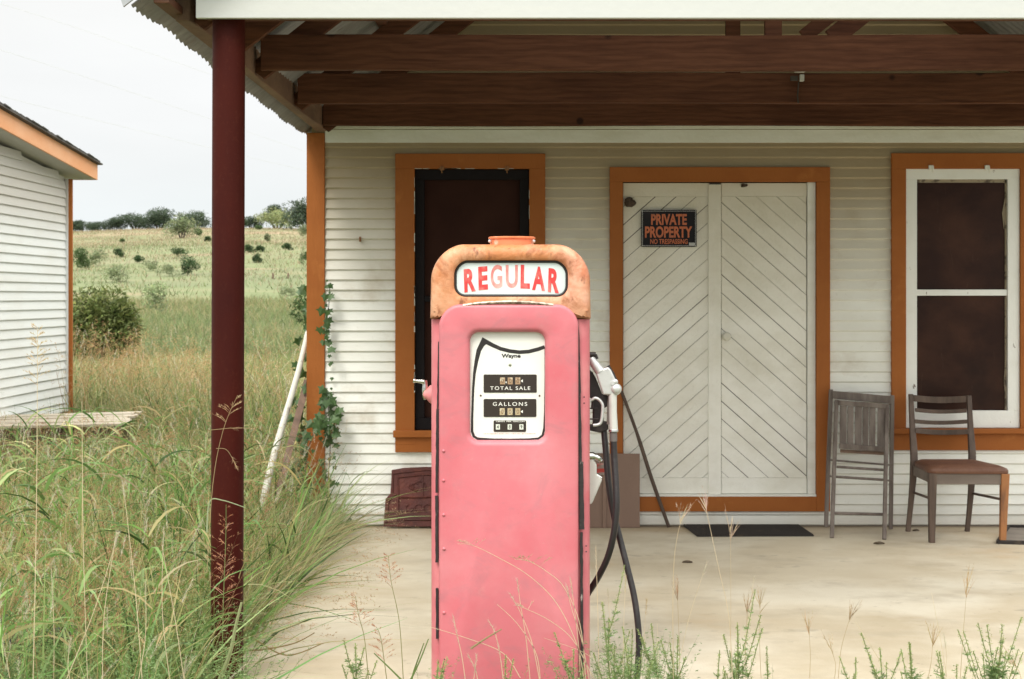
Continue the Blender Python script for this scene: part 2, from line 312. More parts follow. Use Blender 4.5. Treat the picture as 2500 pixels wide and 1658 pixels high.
# first layer: 'y' maps on distance, so give it the unscaled coordinate
for n in hill_m.node_tree.nodes:
    if n.bl_idname == 'ShaderNodeMapping' and abs(n.inputs['Scale'].default_value[0]-.02) < 1e-6: n.inputs['Scale'].default_value = (1, 1, 1)
me.materials.append(hill_m); t_ = link('terrain', me); setp(t_, kind='structure')
b = MB(); b.box(-1.27, 7.5, 5.55-DW, .2, -.35, 0)
slab = b.build('concrete_slab', concrete, bevel=.012); setp(slab, kind='structure')
b = MB()
q = [(-60, -14), (60, -14), (60, 40), (-60, 40)]
# ------------------------------------------------------------------ store building
LX = -1.47; RIDGE = 1.19; RX = 2*RIDGE-LX; EX = -1.53; EZ = 2.665; TAN = .78
def roofz(X): return EZ+(X-EX)*TAN if X <= RIDGE else EZ+((2*RIDGE-EX)-X)*TAN
store = thing('store_building', 'white lap-sided roadside store with orange-brown trim and dark windows', 'building', (RIDGE, 0, 0))
holes = [(WX(966), WX(1331), WZ(1103), WZ(376)), (WX(1488), WX(2024), WZ(1247), WZ(409)), (WX(2174), WX(2534), WZ(1098), WZ(375))]
b = MB(); P_ = 24.9/360; z = .0; k = 0
while z < 4.6:
    z1 = z+P_; lim0 = LX+.0; lim1 = RX
    if z1 > 2.62:
        lim0 = max(LX, EX+(z1-EZ)/TAN+.02); lim1 = min(RX, 2*RIDGE-lim0)
        if lim0 >= RIDGE-.05: break
    iv = [(lim0, lim1)]
    for h in holes:
        if z >= h[2]+.012 and z1 <= h[3]-.004:
            nv = []
            for a, c in iv:
                if h[1] <= a or h[0] >= c: nv.append((a, c)); continue
                if a < h[0]: nv.append((a, h[0]+.01))
                if c > h[1]: nv.append((h[1]-.01, c))
            iv = nv
    j = random.uniform(-.001, .001)
    for a, c in iv:
        cuts = [a]
        while c-cuts[-1] > 3.6: cuts.append(cuts[-1]+random.uniform(1.8, 3.2))
        cuts.append(c)
        for a2, c2 in zip(cuts[:-1], cuts[1:]):
            y0 = -.0125+j+random.uniform(-.001, .001)
            pr = [(-.0045, z-.001), (y0-.003, z+.0095), (-.0025, z1-.001), (.012, z1-.001), (.012, z-.001)]
            A = [(a2+.0005, y, zz) for y, zz in pr]; B_ = [(c2-.0005, y, zz) for y, zz in pr]; n = 5
            b.add(A+B_, [tuple(range(n)), tuple(reversed(range(n, 2*n)))]+[(i, n+i, n+(i+1) % n, (i+1) % n) for i in range(n)])
    z = z1; k += 1
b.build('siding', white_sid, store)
b = MB()   # sheathing behind the boards with real openings, side and back walls
xs = [LX+.01]+[v for h in holes for v in (h[0]+.03, h[1]-.03)]+[RX-.01]
for i in range(0, len(xs), 2): b.box(xs[i], xs[i+1], .012, .09, 0, 2.66)
for h in holes: b.box(h[0]+.03, h[1]-.03, .012, .09, h[3]-.03, 2.66); b.box(h[0]+.03, h[1]-.03, .012, .09, 0, h[2]+.03)
b.prism([(LX+.02, .012, 2.66), (RX-.02, .012, 2.66), (RIDGE, .012, roofz(RIDGE)-.05)], (0, 0, 0), (0, .078, 0))
for X0, X1 in ((LX, LX+.08), (RX-.08, RX)): b.box(X0+.003, X1-.003, .09, 6.0, 0, 2.66)
b.box(LX, RX, 6.0, 6.08, 0, 2.7); b.prism([(LX+.02, 6.0, 2.7), (RX-.02, 6.0, 2.7), (RIDGE, 6.0, roofz(RIDGE)-.05)], (0, 0, 0), (0, .078, 0))
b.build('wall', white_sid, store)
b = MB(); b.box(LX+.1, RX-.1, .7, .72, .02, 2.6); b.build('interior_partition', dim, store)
b = MB(); b.box(LX-.03, LX+.092, -.028, .05, .16, 2.66); b.box(LX-.03, LX+.0, .05, .14, .16, 2.66); b.build('corner_board', orange, store, bevel=.003)
b = MB(); b.box(RX-.092, RX+.03, -.028, .05, .06, 2.66); b.build('corner_board', orange, store, bevel=.003)
b = MB(); b.box(LX+.094, RX-.094, -.034, -.014, WZ(316), WZ(304)+.05); b.build('frieze_board', white_trim, store, bevel=.002)
b = MB(); b.box(LX+.094, RX-.094, -.022, -.0, WZ(349), WZ(317.5)); b.build('frieze_board', white_trim, store, bevel=.002)

def frame_boards(mb, x0, x1, z0, z1, wl, wr, wt, wb, y0, y1):
    mb.box(x0, x1, y0, y1, z1-wt, z1); mb.box(x0, x1, y0, y1, z0, z0+wb)
    mb.box(x0, x0+wl, y0, y1, z0+wb, z1-wt); mb.box(x1-wr, x1, y0, y1, z0+wb, z1-wt)
# left window
h = holes[0]
wf = MB(); ix0, ix1, iz0, iz1 = WX(1013), WX(1292), WZ(1050), WZ(413)
wf.box(h[0], h[1], -.036, -.001, iz1, h[3]); wf.box(h[0], ix0, -.036, -.001, h[2]+.05, iz1); wf.box(ix1, h[1], -.036, -.001, h[2]+.05, iz1)
wo = wf.build('window', orange, store, bevel=.003, label='tall dark screened window behind the fuel pump')
b = MB(); b.box(h[0]-.012, h[1]+.012, -.062, -.001, iz0-.045, iz0); b.build('sill', orange, wo, bevel=.004)
b = MB(); b.box(h[0], h[1], -.034, -.001, h[2], iz0-.0455); b.build('apron', orange, wo, bevel=.003)
b = MB(); frame_boards(b, ix0+.002, ix1-.002, iz0+.002, iz1-.002, .062, .062, .07, .08, .0, .035); b.box(ix0+.064, ix1-.064, .006, .03, WZ(730)-.02, WZ(730)+.02)
b.build('sash', black_sash, wo, bevel=.003)
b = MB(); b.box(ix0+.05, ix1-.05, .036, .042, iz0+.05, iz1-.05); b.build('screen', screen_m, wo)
b = MB()   # ragged strips of old white paint round the opening
for side in (0, 1, 2):
    for k in range(26 if side < 2 else 14):
        if random.random() < .42: continue
        L_ = random.uniform(.02, .11); w_ = random.uniform(.002, .007)
        if side == 2: x = random.uniform(ix0, ix1-.1); b.box(x, x+L_, -.0375, -.034, iz1-.001, iz1+w_*.6)
        else:
            zz = random.uniform(iz0, iz1-.1); X = ix0 if side == 0 else ix1
            b.box(X-w_*.5, X+w_*.5, -.0372, -.033, zz, zz+L_)
b.build('paint_flakes', pipe_white, wo)
for hx in (1080, 1238):
    b = MB(); X = WX(hx); b.box(X-.014, X+.014, -.05, -.0365, iz1-.012, iz1+.014); b.tube([(X, -.052, iz1+.01), (X, -.056, iz1-.02), (X, -.045, iz1-.03)], .004, 6); b.build('hanger_hook', mat('rusty_hook%d' % hx, (.28, .13, .05), rough=.6), wo, bevel=.002)
# right window
h = holes[2]
ox0, ox1, oz0, oz1 = WX(2209), WX(2487), WZ(1044), WZ(413)
wf = MB(); wf.box(h[0], h[1], -.036, -.001, oz1, h[3]); wf.box(h[0], ox0, -.036, -.001, h[2]+.1, oz1); wf.box(ox1, h[1], -.036, -.001, h[2]+.1, oz1)
wo2 = wf.build('window', orange, store, bevel=.003, label='two-pane window in a flaking white sash behind the chairs')
b = MB(); b.box(h[0]-.01, h[1]+.01, -.07, -.001, oz0-.036, oz0-.002); b.build('sill', orange, wo2, bevel=.004)
b = MB(); b.box(h[0]+.0, h[1], -.034, -.001, h[2], oz0-.0365); b.build('apron', orange, wo2, bevel=.003)
b = MB(); gx0, gx1 = WX(2237), WX(2458)
frame_boards(b, ox0, ox1, oz0, oz1, gx0-ox0, ox1-gx1, WZ(413)-WZ(438), WZ(1002)-oz0, -.02, .03); b.box(gx0, gx1, -.012, .03, WZ(722), WZ(707))
b.build('sash', sash_white, wo2, bevel=.003)
for a, c in ((722, 1002), (438, 707)):
    b = MB(); b.box(gx0-.004, gx1+.004, .01, .014, WZ(c), WZ(a)); b.build('pane', dark_pane, wo2)
b = MB(); b.box(gx0, gx1, .002, .009, WZ(446), WZ(438)); b.box(gx1-.012, gx1, .002, .009, WZ(1002), WZ(438.5)+.0); 
b.prism([(gx1-.006, .006, WZ(470)), (gx1-.03, .006, WZ(520)), (gx1-.018, .006, WZ(560)), (gx1-.004, .006, WZ(500))], (0, -.003, 0), (0, .002, 0)); b.prism([(gx1-.006, .006, WZ(860)), (gx1-.018, .006, WZ(930)), (gx1-.004, .006, WZ(1000))], (0, -.003, 0), (0, .002, 0))
b.build('putty_line', mat('old_putty', (.3, .25, .18), [((.08, .06, .045), 20, (1, 1, 1), .5, .6, .9)], rough=.8), wo2)
for hx in (2269, 2405):
    b = MB(); X = WX(hx); b.box(X-.016, X+.014, -.05, -.0365, WZ(416), WZ(405)); b.box(X+.006, X+.016, -.055, -.0505, WZ(425), WZ(407)); b.build('hanger_hook', white_trim, wo2, bevel=.002)
# double door
h = holes[1]
dx0, dx1, dz0, dz1 = WX(1520), WX(1991), WZ(1210), WZ(445)
b = MB(); b.box(h[0], h[1], -.038, -.001, dz1, h[3]); b.box(h[0], dx0, -.038, -.001, h[2]+.0, dz1); b.box(dx1, h[1], -.038, -.001, h[2], dz1); b.box(dx0, dx1, -.0375, -.001, h[2], dz0-.004)
fr = b.build('door_frame', orange, store, bevel=.003)
b = MB(); b.box(dx0+.0, dx1, -.03, .06, dz0-.0035, dz0+.012); b.box(WX(1971), dx1-.001, -.006, .05, dz0+.0125, dz1-.001); b.build('threshold_and_stop', white_trim, fr, bevel=.002)
def clip(poly, x0, x1, z0, z1):
    for ax_, lim, sg in ((0, x0, 1), (0, x1, -1), (1, z0, 1), (1, z1, -1)):
        out = []
        for i in range(len(poly)):
            a, c = poly[i], poly[(i+1) % len(poly)]; fa = sg*(a[ax_]-lim); fc = sg*(c[ax_]-lim)
            if fa >= 0: out.append(a)
            if fa*fc < 0:
                t = fa/(fa-fc); out.append((a[0]+(c[0]-a[0])*t, a[1]+(c[1]-a[1])*t))
        poly = out
        if len(poly) < 3: return []
    return poly
def door_leaf(x0, x1, up, label, stile=None):
    z0, z1 = WZ(1205), WZ(447)
    lf = MB(); lf.box(x0, x1, .022, .045, z0, z1)
    o = lf.build('door', gap_m, store, label=label)
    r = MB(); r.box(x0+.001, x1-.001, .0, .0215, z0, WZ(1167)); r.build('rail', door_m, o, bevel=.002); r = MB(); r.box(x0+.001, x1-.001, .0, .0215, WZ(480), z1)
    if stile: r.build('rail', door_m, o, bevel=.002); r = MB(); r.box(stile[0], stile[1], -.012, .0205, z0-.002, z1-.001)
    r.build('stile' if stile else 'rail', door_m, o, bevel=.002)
    p = MB(); pz0, pz1 = WZ(1167)+.001, WZ(480)-.001; sl = .88; dv = .1215; c0 = pz0-1.2
    while c0 < pz1+1.2:
        g = random.choice([.0025, .004, .005, .0065, .0035]); dd = dv*random.uniform(.97, 1.03)
        if pz1-c0 < .25 or True:
            xa, xb = x0-.01, x1+.01; rise = (xb-xa)*sl
            if up: poly = [(xa, c0), (xb, c0+rise), (xb, c0+rise+dd-g), (xa, c0+dd-g)]
            else: poly = [(xa, c0+rise), (xb, c0), (xb, c0+dd-g), (xa, c0+rise+dd-g)]
            poly = clip(poly, x0+.002, x1-.002, pz0, pz1)
            if poly:
                y = .004+random.uniform(0, .003)
                p.prism([(q[0], y, q[1]) for q in poly], (0, 0, 0), (0, .0215-y, 0))
        c0 += dd
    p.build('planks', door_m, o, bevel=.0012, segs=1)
    return o
dl = door_leaf(dx0+.003, WX(1745), True, 'left door leaf with boards rising to the right and a no trespassing sign', (WX(1729), WX(1760)))
dr = door_leaf(WX(1761), WX(1970), False, 'right door leaf with boards falling to the right and a round knob')
b = MB(); c = (WX(1772), .002, WZ(821)); b.lathe(c, (0, -1, 0), [(.028, 0), (.028, .003), (.012, .006), (.012, .03), (.024, .036), (.029, .05), (.024, .062), (.008, .067)], 20)
b.build('knob', mat('old_white_knob', (.62, .61, .53), rough=.4), dr, smooth=40)
b = MB(); b.box(WX(1731), WX(1759), -.02, -.0125, WZ(451), WZ(447.5)); b.build('latch', gap_m, dl)
# nests, sign
def mud(name, label, cx, cz, rx, rz, d_=.03):
    b = MB()
    for i in range(7):
        a = random.uniform(0, 6.28); q = random.uniform(0, .55); x = cx+math.cos(a)*rx*q; zz = cz+math.sin(a)*rz*q; r = min(rx, rz)*random.uniform(.55, .85)
        LL = []
        for ph in np.linspace(.05, math.pi-.05, 6):
            LL.append([(x+r*1.25*math.sin(ph)*math.cos(t)*random.uniform(.85, 1.1), -.002-d_*math.cos(ph)*.5-.008, zz+r*math.sin(ph)*math.sin(t)*random.uniform(.85, 1.1)) for t in np.linspace(0, 2*math.pi, 10)[:-1]])
        b.loops(LL, True, True)
    o = b.build(name, mat(name+'_mud%d' % int(cx*100), (.09, .06, .04), [((.035, .025, .02), 90, (1, 1, 1), .45, .6, .8)], rough=.95, bump=1, bscale=150), smooth=60)
    return setp(o, label, 'nest')
mud('wasp_nest', 'larger brown mud nest stuck beside the no trespassing sign', WX(1539), WZ(494), .045, .035)
mud('wasp_nest', 'small brown mud nest at the top of the right door leaf', WX(1816), WZ(453), .03, .014)
sg = thing('warning_sign', 'black and orange private property no trespassing sign on the left door leaf', 'sign', (WX(1632), -.02, WZ(557)))
sx0, sx1, sz0, sz1 = WX(1565), WX(1700), WZ(603), WZ(513)
b = MB(); b.box(sx0, sx1, -.020, -.0165, sz0, sz1); b.build('sign_plate', mat('sign_black', (.008, .007, .010), [((.03, .025, .03), 6, (1, 1, 1), .5, .7, .6)], rough=.5, spec=.2), sg, bevel=.001)
b = MB(); e = .007
for X0, X1, Z0, Z1 in ((sx0+e, sx1-e, sz1-e-.0028, sz1-e), (sx0+e, sx1-e, sz0+e, sz0+e+.0028), (sx0+e, sx0+e+.0028, sz0+e, sz1-e), (sx1-e-.0028, sx1-e, sz0+e, sz1-e)): b.box(X0, X1, -.0208, -.0202, Z0, Z1)
b.box(sx1-.052, sx1-.012, -.0214, -.0209, sz0+.0075, sz0+.028)
b.build('border_line', mat('sign_grey', (.42, .42, .42), rough=.5), sg)
sgo = mat('sign_orange', (.50, .13, .045), [((.2, .08, .05), 12, (1, 1, 1), .5, .66, .5)], rough=.5)
b = MB(); put_text(b, 'PRIVATE', WX(1589), WX(1676), WZ(550), WZ(523), -.0209, bold=.035); put_text(b, 'PROPERTY', WX(1574), WX(1689), WZ(581), WZ(553), -.0209, bold=.035)
put_text(b, 'NO TRESPASSING', WX(1587), WX(1678), WZ(596), WZ(584), -.0209, bold=.02); b.build('lettering', sgo, sg)
for X, Z in ((sx0+.006, sz0+.006), (sx0+.006, sz1-.006), (sx1-.006, sz0+.006), (sx1-.006, sz1-.006)): b = MB(); b.lathe((X, -.0205, Z), (0, -1, 0), [(.003, 0), (.003, .001), (.001, .002)], 8); b.build('nail_head', white_trim, sg)

# ------------------------------------------------------------------ corrugated roofs
def corr(y0, y1, name, parent, ex=EX, label=None):
    yy = np.arange(y0, y1, .0125); n = len(yy)
    rip = .0055*np.sin(yy/.078*2*math.pi); sag = .008*np.sin(yy*1.3)+.006*np.sin(yy*3.1)
    jag = .003*np.sign(np.sin(yy/.63*2*math.pi))
    rows = []
    for X, tw in ((ex, 1), (ex+.4, .3), (RIDGE, 0), (2*RIDGE-ex-.4, .3), (2*RIDGE-ex, 1)):
        xx = np.full(n, X)+tw*jag*(1 if X < RIDGE else -1)
        base = np.array([roofz(v) for v in xx])
        rows.append(np.stack([xx, yy, base+rip+sag*tw], 1))
    V = np.stack(rows, 1).reshape(-1, 3); m_ = 5; ii = np.arange(n-1)[:, None]*m_+np.arange(m_-1)[None]
    Q = np.stack([ii, ii+1, ii+1+m_, ii+m_], 2).reshape(-1, 4)
    me = bpy.data.meshes.new(name); me.from_pydata(V.tolist(), [], Q.tolist()); me.materials.append(roof_m)
    o = link(name, me, parent, label); s = o.modifiers.new('solid', 'SOLIDIFY'); s.thickness = .003; s.offset = 1
    return o
corr(.02, 6.4, 'roof', store)
canopy = thing('porch_canopy', 'timber porch canopy with corrugated roof on a dark red steel post', 'canopy', (WX(557, 5.72), 5.72-DW, 0))
corr(5.47-DW, .016, 'roof', canopy)
# curled flashing at the front corner
b = MB(); A0 = Vector((EX-.02, 5.44-DW, EZ-.005)); b.prism([A0, A0+Vector((.9, 0, .9*TAN)), A0+Vector((.9, 0, .9*TAN+.07)), A0+Vector((-.02, 0, .06))], (0, 0, 0), (0, .012, 0)); b.build('barge_flashing', mat('bent_flashing', (.42, .44, .46), [((.25, .25, .25), 5, (1, 1, 1), .4, .7, .6)], rough=.4, metal=.5), canopy)
# purlins on both slopes
for i, X in enumerate((-1.42, -.85, -.2, .5, 1.1)):
    for s_ in (0, 1):
        XX = X if s_ == 0 else 2*RIDGE-X; zz = roofz(XX)-.034
        b = MB(); b.box(XX-.03, XX+.03, 5.5-DW, -.05, zz-.03, zz); b.build('purlin', beam_y, canopy, bevel=.003)
def rafters(d, name='rafter'):
    y = d-DW
    for s_ in (0, 1):
        b = MB(); X0 = -1.40; X1 = RIDGE
        def fx(X): return X if s_ == 0 else 2*RIDGE-X
        lo = .175; b.prism([(fx(X0), y, roofz(X0)-.065), (fx(X1), y, roofz(X1)-.065), (fx(X1), y, roofz(X1)-.065-lo), (fx(X0+.08), y, roofz(X0+.08)-.065-lo*.72)], (0, 0, 0), (0, .04, 0))
        b.build(name, beam_m, canopy, bevel=.003)
for d in (5.78, 6.42, 7.09, 8.28, 9.36): rafters(d)
BZ0, BZ1 = 2.671, 2.846
for i, (d, xl) in enumerate(((7.03, -1.325), (8.22, -1.335), (9.30, -1.345))):
    b = MB(); n = 14; r0 = random.random()*6; xsn = np.linspace(xl, 2*RIDGE-xl, n)
    LL = [[(X, d-DW, BZ0+.003*math.sin(X*2+r0)+.004*(i == 2)), (X, d-DW, BZ1+.003*math.sin(X*2+r0)), (X, d-DW+.045, BZ1+.003*math.sin(X*2+r0)), (X, d-DW+.045, BZ0+.003*math.sin(X*2+r0))] for X in xsn]
    b.loops(LL, True, True); b.build('tie_beam', beam_m, canopy, bevel=.004)
b = MB(); n = 20
for X in (-1.36, 2*RIDGE+1.36):
    LL = [[(X+.012*math.sin(t*9), y, BZ0-.012+.005*math.sin(t*14)), (X+.012*math.sin(t*9), y, BZ1+.01), (X-.06, y, BZ1+.01), (X-.06, y, BZ0-.012)] for t, y in ((k/n, 5.72-DW+(9.56-5.72)*k/n) for k in range(n+1))]
    q = MB(); q.loops(LL, True, True); q.build('edge_beam', mat('pale_edge_timber%d' % int(X*10), (.20, .12, .075), [((.09, .045, .03), 4, (1, .4, 1), .4, .66, .8), ((.34, .24, .16), 5, (1, .3, 2), .58, .75, .6)], rough=.75, bump=.4), canopy, bevel=.006)
b = MB(); b.box(-1.30, 3.7, 5.628-DW, 5.77-DW, 2.668, 2.84); b.build('front_beam', beam_m, canopy, bevel=.004)
b = MB(); b.box(WX(478, 5.6), 3.72, 5.6-DW, 5.625-DW, WZ(44, 5.6), WZ(44, 5.6)+.19); b.build('fascia', fascia_m, canopy, bevel=.002)
for x, d in ((1787.5, 8.34), (1885, 7.15)):
    b = MB(); X = WX(x, d); b.box(X-.042, X+.042, d-DW-.045, d-DW-.004, BZ1-.05, roofz(X)-.2); b.build('king_post', beam_m, canopy, bevel=.003)
for (xa, ya, xb, yb, d, w_) in ((1962, 90, 2062, 10, 7.4, .075), (2030, 95, 2130, 15, 7.2, .10)):
    b = MB(); b.bar(W(xa, ya, d), W(xb+(xb-xa)*3, yb+(yb-ya)*3, d), .04, w_, side=(0, 1, 0)); b.build('strut', beam_m, canopy, bevel=.003)
pt = MB(); pb = Vector((WX(553.5, 5.72), 5.72-DW, -.15)); ptop = Vector((WX(559, 5.72), 5.72-DW, 2.70)); rr = 39.3/607
LL = []
for k in range(25):
    c = pb.lerp(ptop, k/24); LL.append([(c.x+rr*math.cos(a), c.y+rr*math.sin(a), c.z) for a in np.linspace(0, 2*math.pi, 49)[:-1]])
pt.loops(LL, True, True); pt.build('post', steel_dk, canopy, smooth=50)
b = MB(); b.loops([[(2*RIDGE+1.2+rr*math.cos(a), 5.72-DW+rr*math.sin(a), zz) for a in np.linspace(0, 2*math.pi, 49)[:-1]] for zz in (-.15, 2.64)], True, True); b.build('post', steel_dk, canopy, smooth=50)
# small junction box and its tape under the middle beam
jb = thing('junction_box', 'small white electrical box and conduit hanging at the middle porch beam', 'electrical box', tuple(W(1953, 180, 8.16)))
b = MB(); c = W(1953, 175, 8.16); b.box(c.x-.03, c.x+.028, c.y-.02, c.y+.02, c.z-.004, c.z+.014); b.build('cover', white_trim, jb, bevel=.003)
b = MB(); c = W(1957, 190, 8.16); b.box(c.x-.012, c.x+.013, c.y-.015, c.y+.015, c.z-.02, c.z+.018); b.build('box', mat('grey_box', (.45, .45, .42), rough=.6), jb, bevel=.003)
b = MB(); c = W(1945, 192, 8.16); b.box(c.x-.035, c.x+.005, c.y-.01, c.y+.01, c.z-.012, c.z+.014); b.tube([W(1950, 200, 8.2), W(1947, 235, 8.19), W(1949, 252, 8.19)], .004, 6); b.build('cable', gap_m, jb)

# ------------------------------------------------------------------ shed on the left
shed = thing('shed_building', 'white lap-sided shed with faded orange fascia and low dark roof at left', 'building', (-5.2, 5.5, .3))
SX = -5.07; CY = 15.6-DW; CYN = 8.0-DW
b = MB(); z = .3; P2 = 20.8/223
def rakez(y): return 2.86+(CY+.35-y)*.083
while z < 3.6:
    y1 = CY-.055; 
    ylim = CYN
    zt = z+P2
    if zt > rakez(y1): y1 = min(y1, CY+.35-(zt-2.86)/.083)
    if y1 > ylim+.2:
        pr = [(.017, z-.001), (.019, z+.004), (.002, zt-.001), (-.01, zt-.001), (-.01, z-.001)]
        A = [(SX+x, ylim, q) for x, q in pr]; B_ = [(SX+x, y1, q) for x, q in pr]; n = 5
        b.add(A+B_, [tuple(range(n)), tuple(reversed(range(n, 2*n)))]+[(i, n+i, n+(i+1) % n, (i+1) % n) for i in range(n)])
    z = zt
b.build('siding', white_shed, shed)
b = MB(); b.box(SX-3.2, SX-.011, CYN, CY-.02, .29, 2.86); b.prism([(SX-.011, CYN, 2.86), (SX-.011, CY-.02, 2.86), (SX-.011, CYN, rakez(CYN)-.05)], (0, 0, 0), (-3.18, 0, 0)); b.build('wall', white_shed, shed)
b = MB(); b.box(SX-3.1, SX-.08, CYN+.1, CY-.1, -.5, .289); b.build('foundation', dim, shed)
b = MB(); b.box(SX-.0, SX+.034, CY-.052, CY-.028, .3, 2.84); b.build('corner_trim', white_shed, shed)
b = MB(); b.box(SX-.06, SX+.072, CY-.027, CY+.01, .25, 2.84); b.build('corner_board', orange, shed, bevel=.003)
RKX = -4.83
def rk(y, dz, x=RKX): return Vector((x, y, rakez(y)+dz))
b = MB(); b.prism([rk(CYN-.5, -.0), rk(CY+.35, -.0), rk(CY+.35, .17), rk(CYN-.5, .17)], (0, 0, 0), (-.022, 0, 0)); b.build('rake_fascia', orange_pale, shed, bevel=.003)
b = MB(); b.prism([rk(CYN-.5, .172), rk(CY+.375, .172), rk(CY+.375, .188), rk(CYN-.5, .192)], (.05, 0, 0), (-3.8, 0, 0))
for k in range(57):
    y = CYN-.4+k*.145; b.prism([rk(y, .1925), rk(y+.16, .1925), rk(y+.16, .199), rk(y, .206)], (.055+random.uniform(-.01, .012), 0, 0), (-1.5, 0, 0))
b.build('roof', shingle, shed)
b = MB(); b.prism([rk(CYN-.5, .0), rk(CY+.33, .0), rk(CY+.33, .025), rk(CYN-.5, .025)], (-.023, 0, 0), (-3.3, 0, 0)); b.build('soffit', mat('grey_soffit', (.42, .41, .37), rough=.7), shed)
b = MB(); b.box(RKX-3.3, RKX-.023, CY+.325, CY+.347, 2.86, 3.0); b.build('eave_fascia', orange_pale, shed)
# platform
pf = thing('wooden_platform', 'low grey weathered plank platform in the grass beside the shed', 'platform', (-4.8, 4.2, 0))
P = [W(-260, 1006, 13.5), W(338, 996, 14.3), W(298, 1026, 12.9), W(-300, 1034, 12.4)]
zt = .40; pts = [Vector((p.x, p.y, zt)) for p in P]
b = MB(); n = 9
for k in range(n):
    a0 = pts[3].lerp(pts[0], k/n+.004); a1 = pts[3].lerp(pts[0], (k+1)/n-.004); c0 = pts[2].lerp(pts[1], k/n+.004); c1 = pts[2].lerp(pts[1], (k+1)/n-.004)
    dz = random.uniform(-.004, .006); ex_ = Vector((random.uniform(-.04, .04), 0, dz)); b.prism([a0+ex_, c0+ex_, c1+ex_, a1+ex_], (0, 0, -.024), (0, 0, 0))
b.build('deck_boards', grey_plank, pf, bevel=.003)
b = MB()
b.bar(pts[3]+Vector((0, .10, -.08)), pts[2]+Vector((-.10, .10, -.08)), .04, .08, side=(0, 1, 0)); b.bar(pts[2]+Vector((-.12, .12, -.08)), pts[1]+Vector((-.12, -.05, -.08)), .04, .08, side=(1, 0, 0))
for t_ in (.05, .5, .95):
    c = pts[3].lerp(pts[2], t_); b.box(c.x-.05, c.x+.05, c.y+.08, c.y+.18, -.4, .24)
    c = pts[0].lerp(pts[1], t_); b.box(c.x-.05, c.x+.05, c.y-.18, c.y-.08, -.4, .24)
b.build('frame', old_plank, pf)

# ------------------------------------------------------------------ things against the store wall
def C2(cx, cy): return (1950+cx/3.136, 900+cy/3.136)
def c2(cx, cy, d): x, y = C2(cx, cy); return W(x, y, d)
fc = thing('folding_chair', 'folded grey weathered slatted wooden chair leaning on the wall', 'chair', (c2(450, 1250, 9.4).x, 9.4-DW, 0))
for (a, c) in (((247, 160), (209, 1212)), ((716, 204), (704, 1228))):
    b = MB(); b.bar(c2(a[0], a[1], 9.565), c2(c[0], c[1], 9.47), .026, .024, side=(1, 0, 0)); b.build('rear_leg', grey_wood, fc, bevel=.004)
for (a, c) in (((290, 240), (253, 1298)), ((676, 275), (655, 1310))):
    b = MB(); p0 = c2(a[0], a[1], 9.48); p1 = FL(*C2(c[0], c[1])); b.bar(p0, p1, .025, .022, side=(1, 0, 0)); b.build('front_leg', grey_wood, fc, bevel=.004)
b = MB(); b.bar(c2(258, 200, 9.53), c2(706, 240, 9.53), .018, .052, side=(0, 1, 0)); b.build('back_rail', grey_wood, fc, bevel=.004)
seat = MB(); seat.bar(c2(305, 262, 9.46), c2(665, 288, 9.46), .018, .032, side=(0, 1, 0)); seat.bar(c2(312, 592, 9.40), c2(652, 618, 9.40), .02, .034, side=(0, 1, 0))
for (x0, x1, y0, y1) in ((316, 368, 285, 590), (374, 420, 290, 594), (432, 484, 293, 598), (490, 536, 297, 602), (541, 588, 300, 606), (604, 660, 304, 612)):
    b0 = c2((x0+x1)/2, y0, 9.465); b1 = c2((x0+x1)/2-3, y1, 9.41); seat.bar(b0, b1, (x1-x0)/3.136/368, .010, side=(1, 0, 0))
seat.build('seat', grey_wood, fc, bevel=.002)
b = MB(); b.bar(c2(318, 630, 9.42), c2(655, 650, 9.42), .012, .022, side=(0, 1, 0)); b.build('seat_cleat', old_plank, fc)
for (x0, y0, x1, y1, d, t) in ((240, 700, 705, 738, 9.49, .012), (292, 752, 655, 776, 9.34, .016), (238, 824, 705, 858, 9.49, .012), (282, 828, 655, 852, 9.32, .016), (270, 1106, 652, 1117, 9.2, .018)):
    b = MB(); b.tube([c2(x0, y0, d), c2(x1, y1, d)], t*.55, 8); b.build('rung', grey_wood, fc)

ch = thing('wooden_chair', 'brown wooden side chair with ladder back and cracked leather seat', 'chair', (c2(1200, 1290, 9.2).x, 9.2-DW, 0))
# rear stiles (backrest post and rear leg in one)
for pts_ in ([(858, 195, 9.52), (870, 450, 9.45), (882, 700, 9.39), (866, 950, 9.38), (836, 1250, 9.40)], [(1303, 205, 9.52), (1315, 450, 9.45), (1328, 700, 9.39), (1318, 950, 9.38), (1290, 1253, 9.40)]):
    b = MB(); q = [c2(*p) for p in pts_]; q[-1].z = 0.0
    cc = catmull(q, 4); 
    LL = []
    for i, p in enumerate(cc):
        t = i/(len(cc)-1); w_ = .030+.014*math.exp(-((t-.5)/.25)**2); dd = .024+.012*math.exp(-((t-.5)/.25)**2)
        LL.append([p+Vector((a*w_/2, c*dd/2, 0)) for a, c in ((-1, -1), (1, -1), (1, 1), (-1, 1))])
    b.loops(LL, True, True); b.build('rear_leg', chair_wood, ch, bevel=.003)
for (x0, y0, x1, y1, hh, d) in ((880, 226, 1282, 232, .043, 9.51), (892, 316, 1285, 322, .026, 9.48), (888, 403, 1290, 405, .026, 9.45), (892, 474, 1300, 482, .034, 9.43)):
    b = MB(); p0, p1 = c2(x0, y0, d), c2(x1, y1, d); LL = []
    for i in range(9):
        t = i/8; p = p0.lerp(p1, t); s_ = math.sin(math.pi*t); p = p+Vector((0, .03*s_, -.012*s_)); LL.append([p+Vector((0, a*.008, c*hh/2)) for a, c in ((-1, -1), (1, -1), (1, 1), (-1, 1))])
    b.loops(LL, True, True); b.build('back_slat', chair_wood, ch, bevel=.003)
SZ = .455
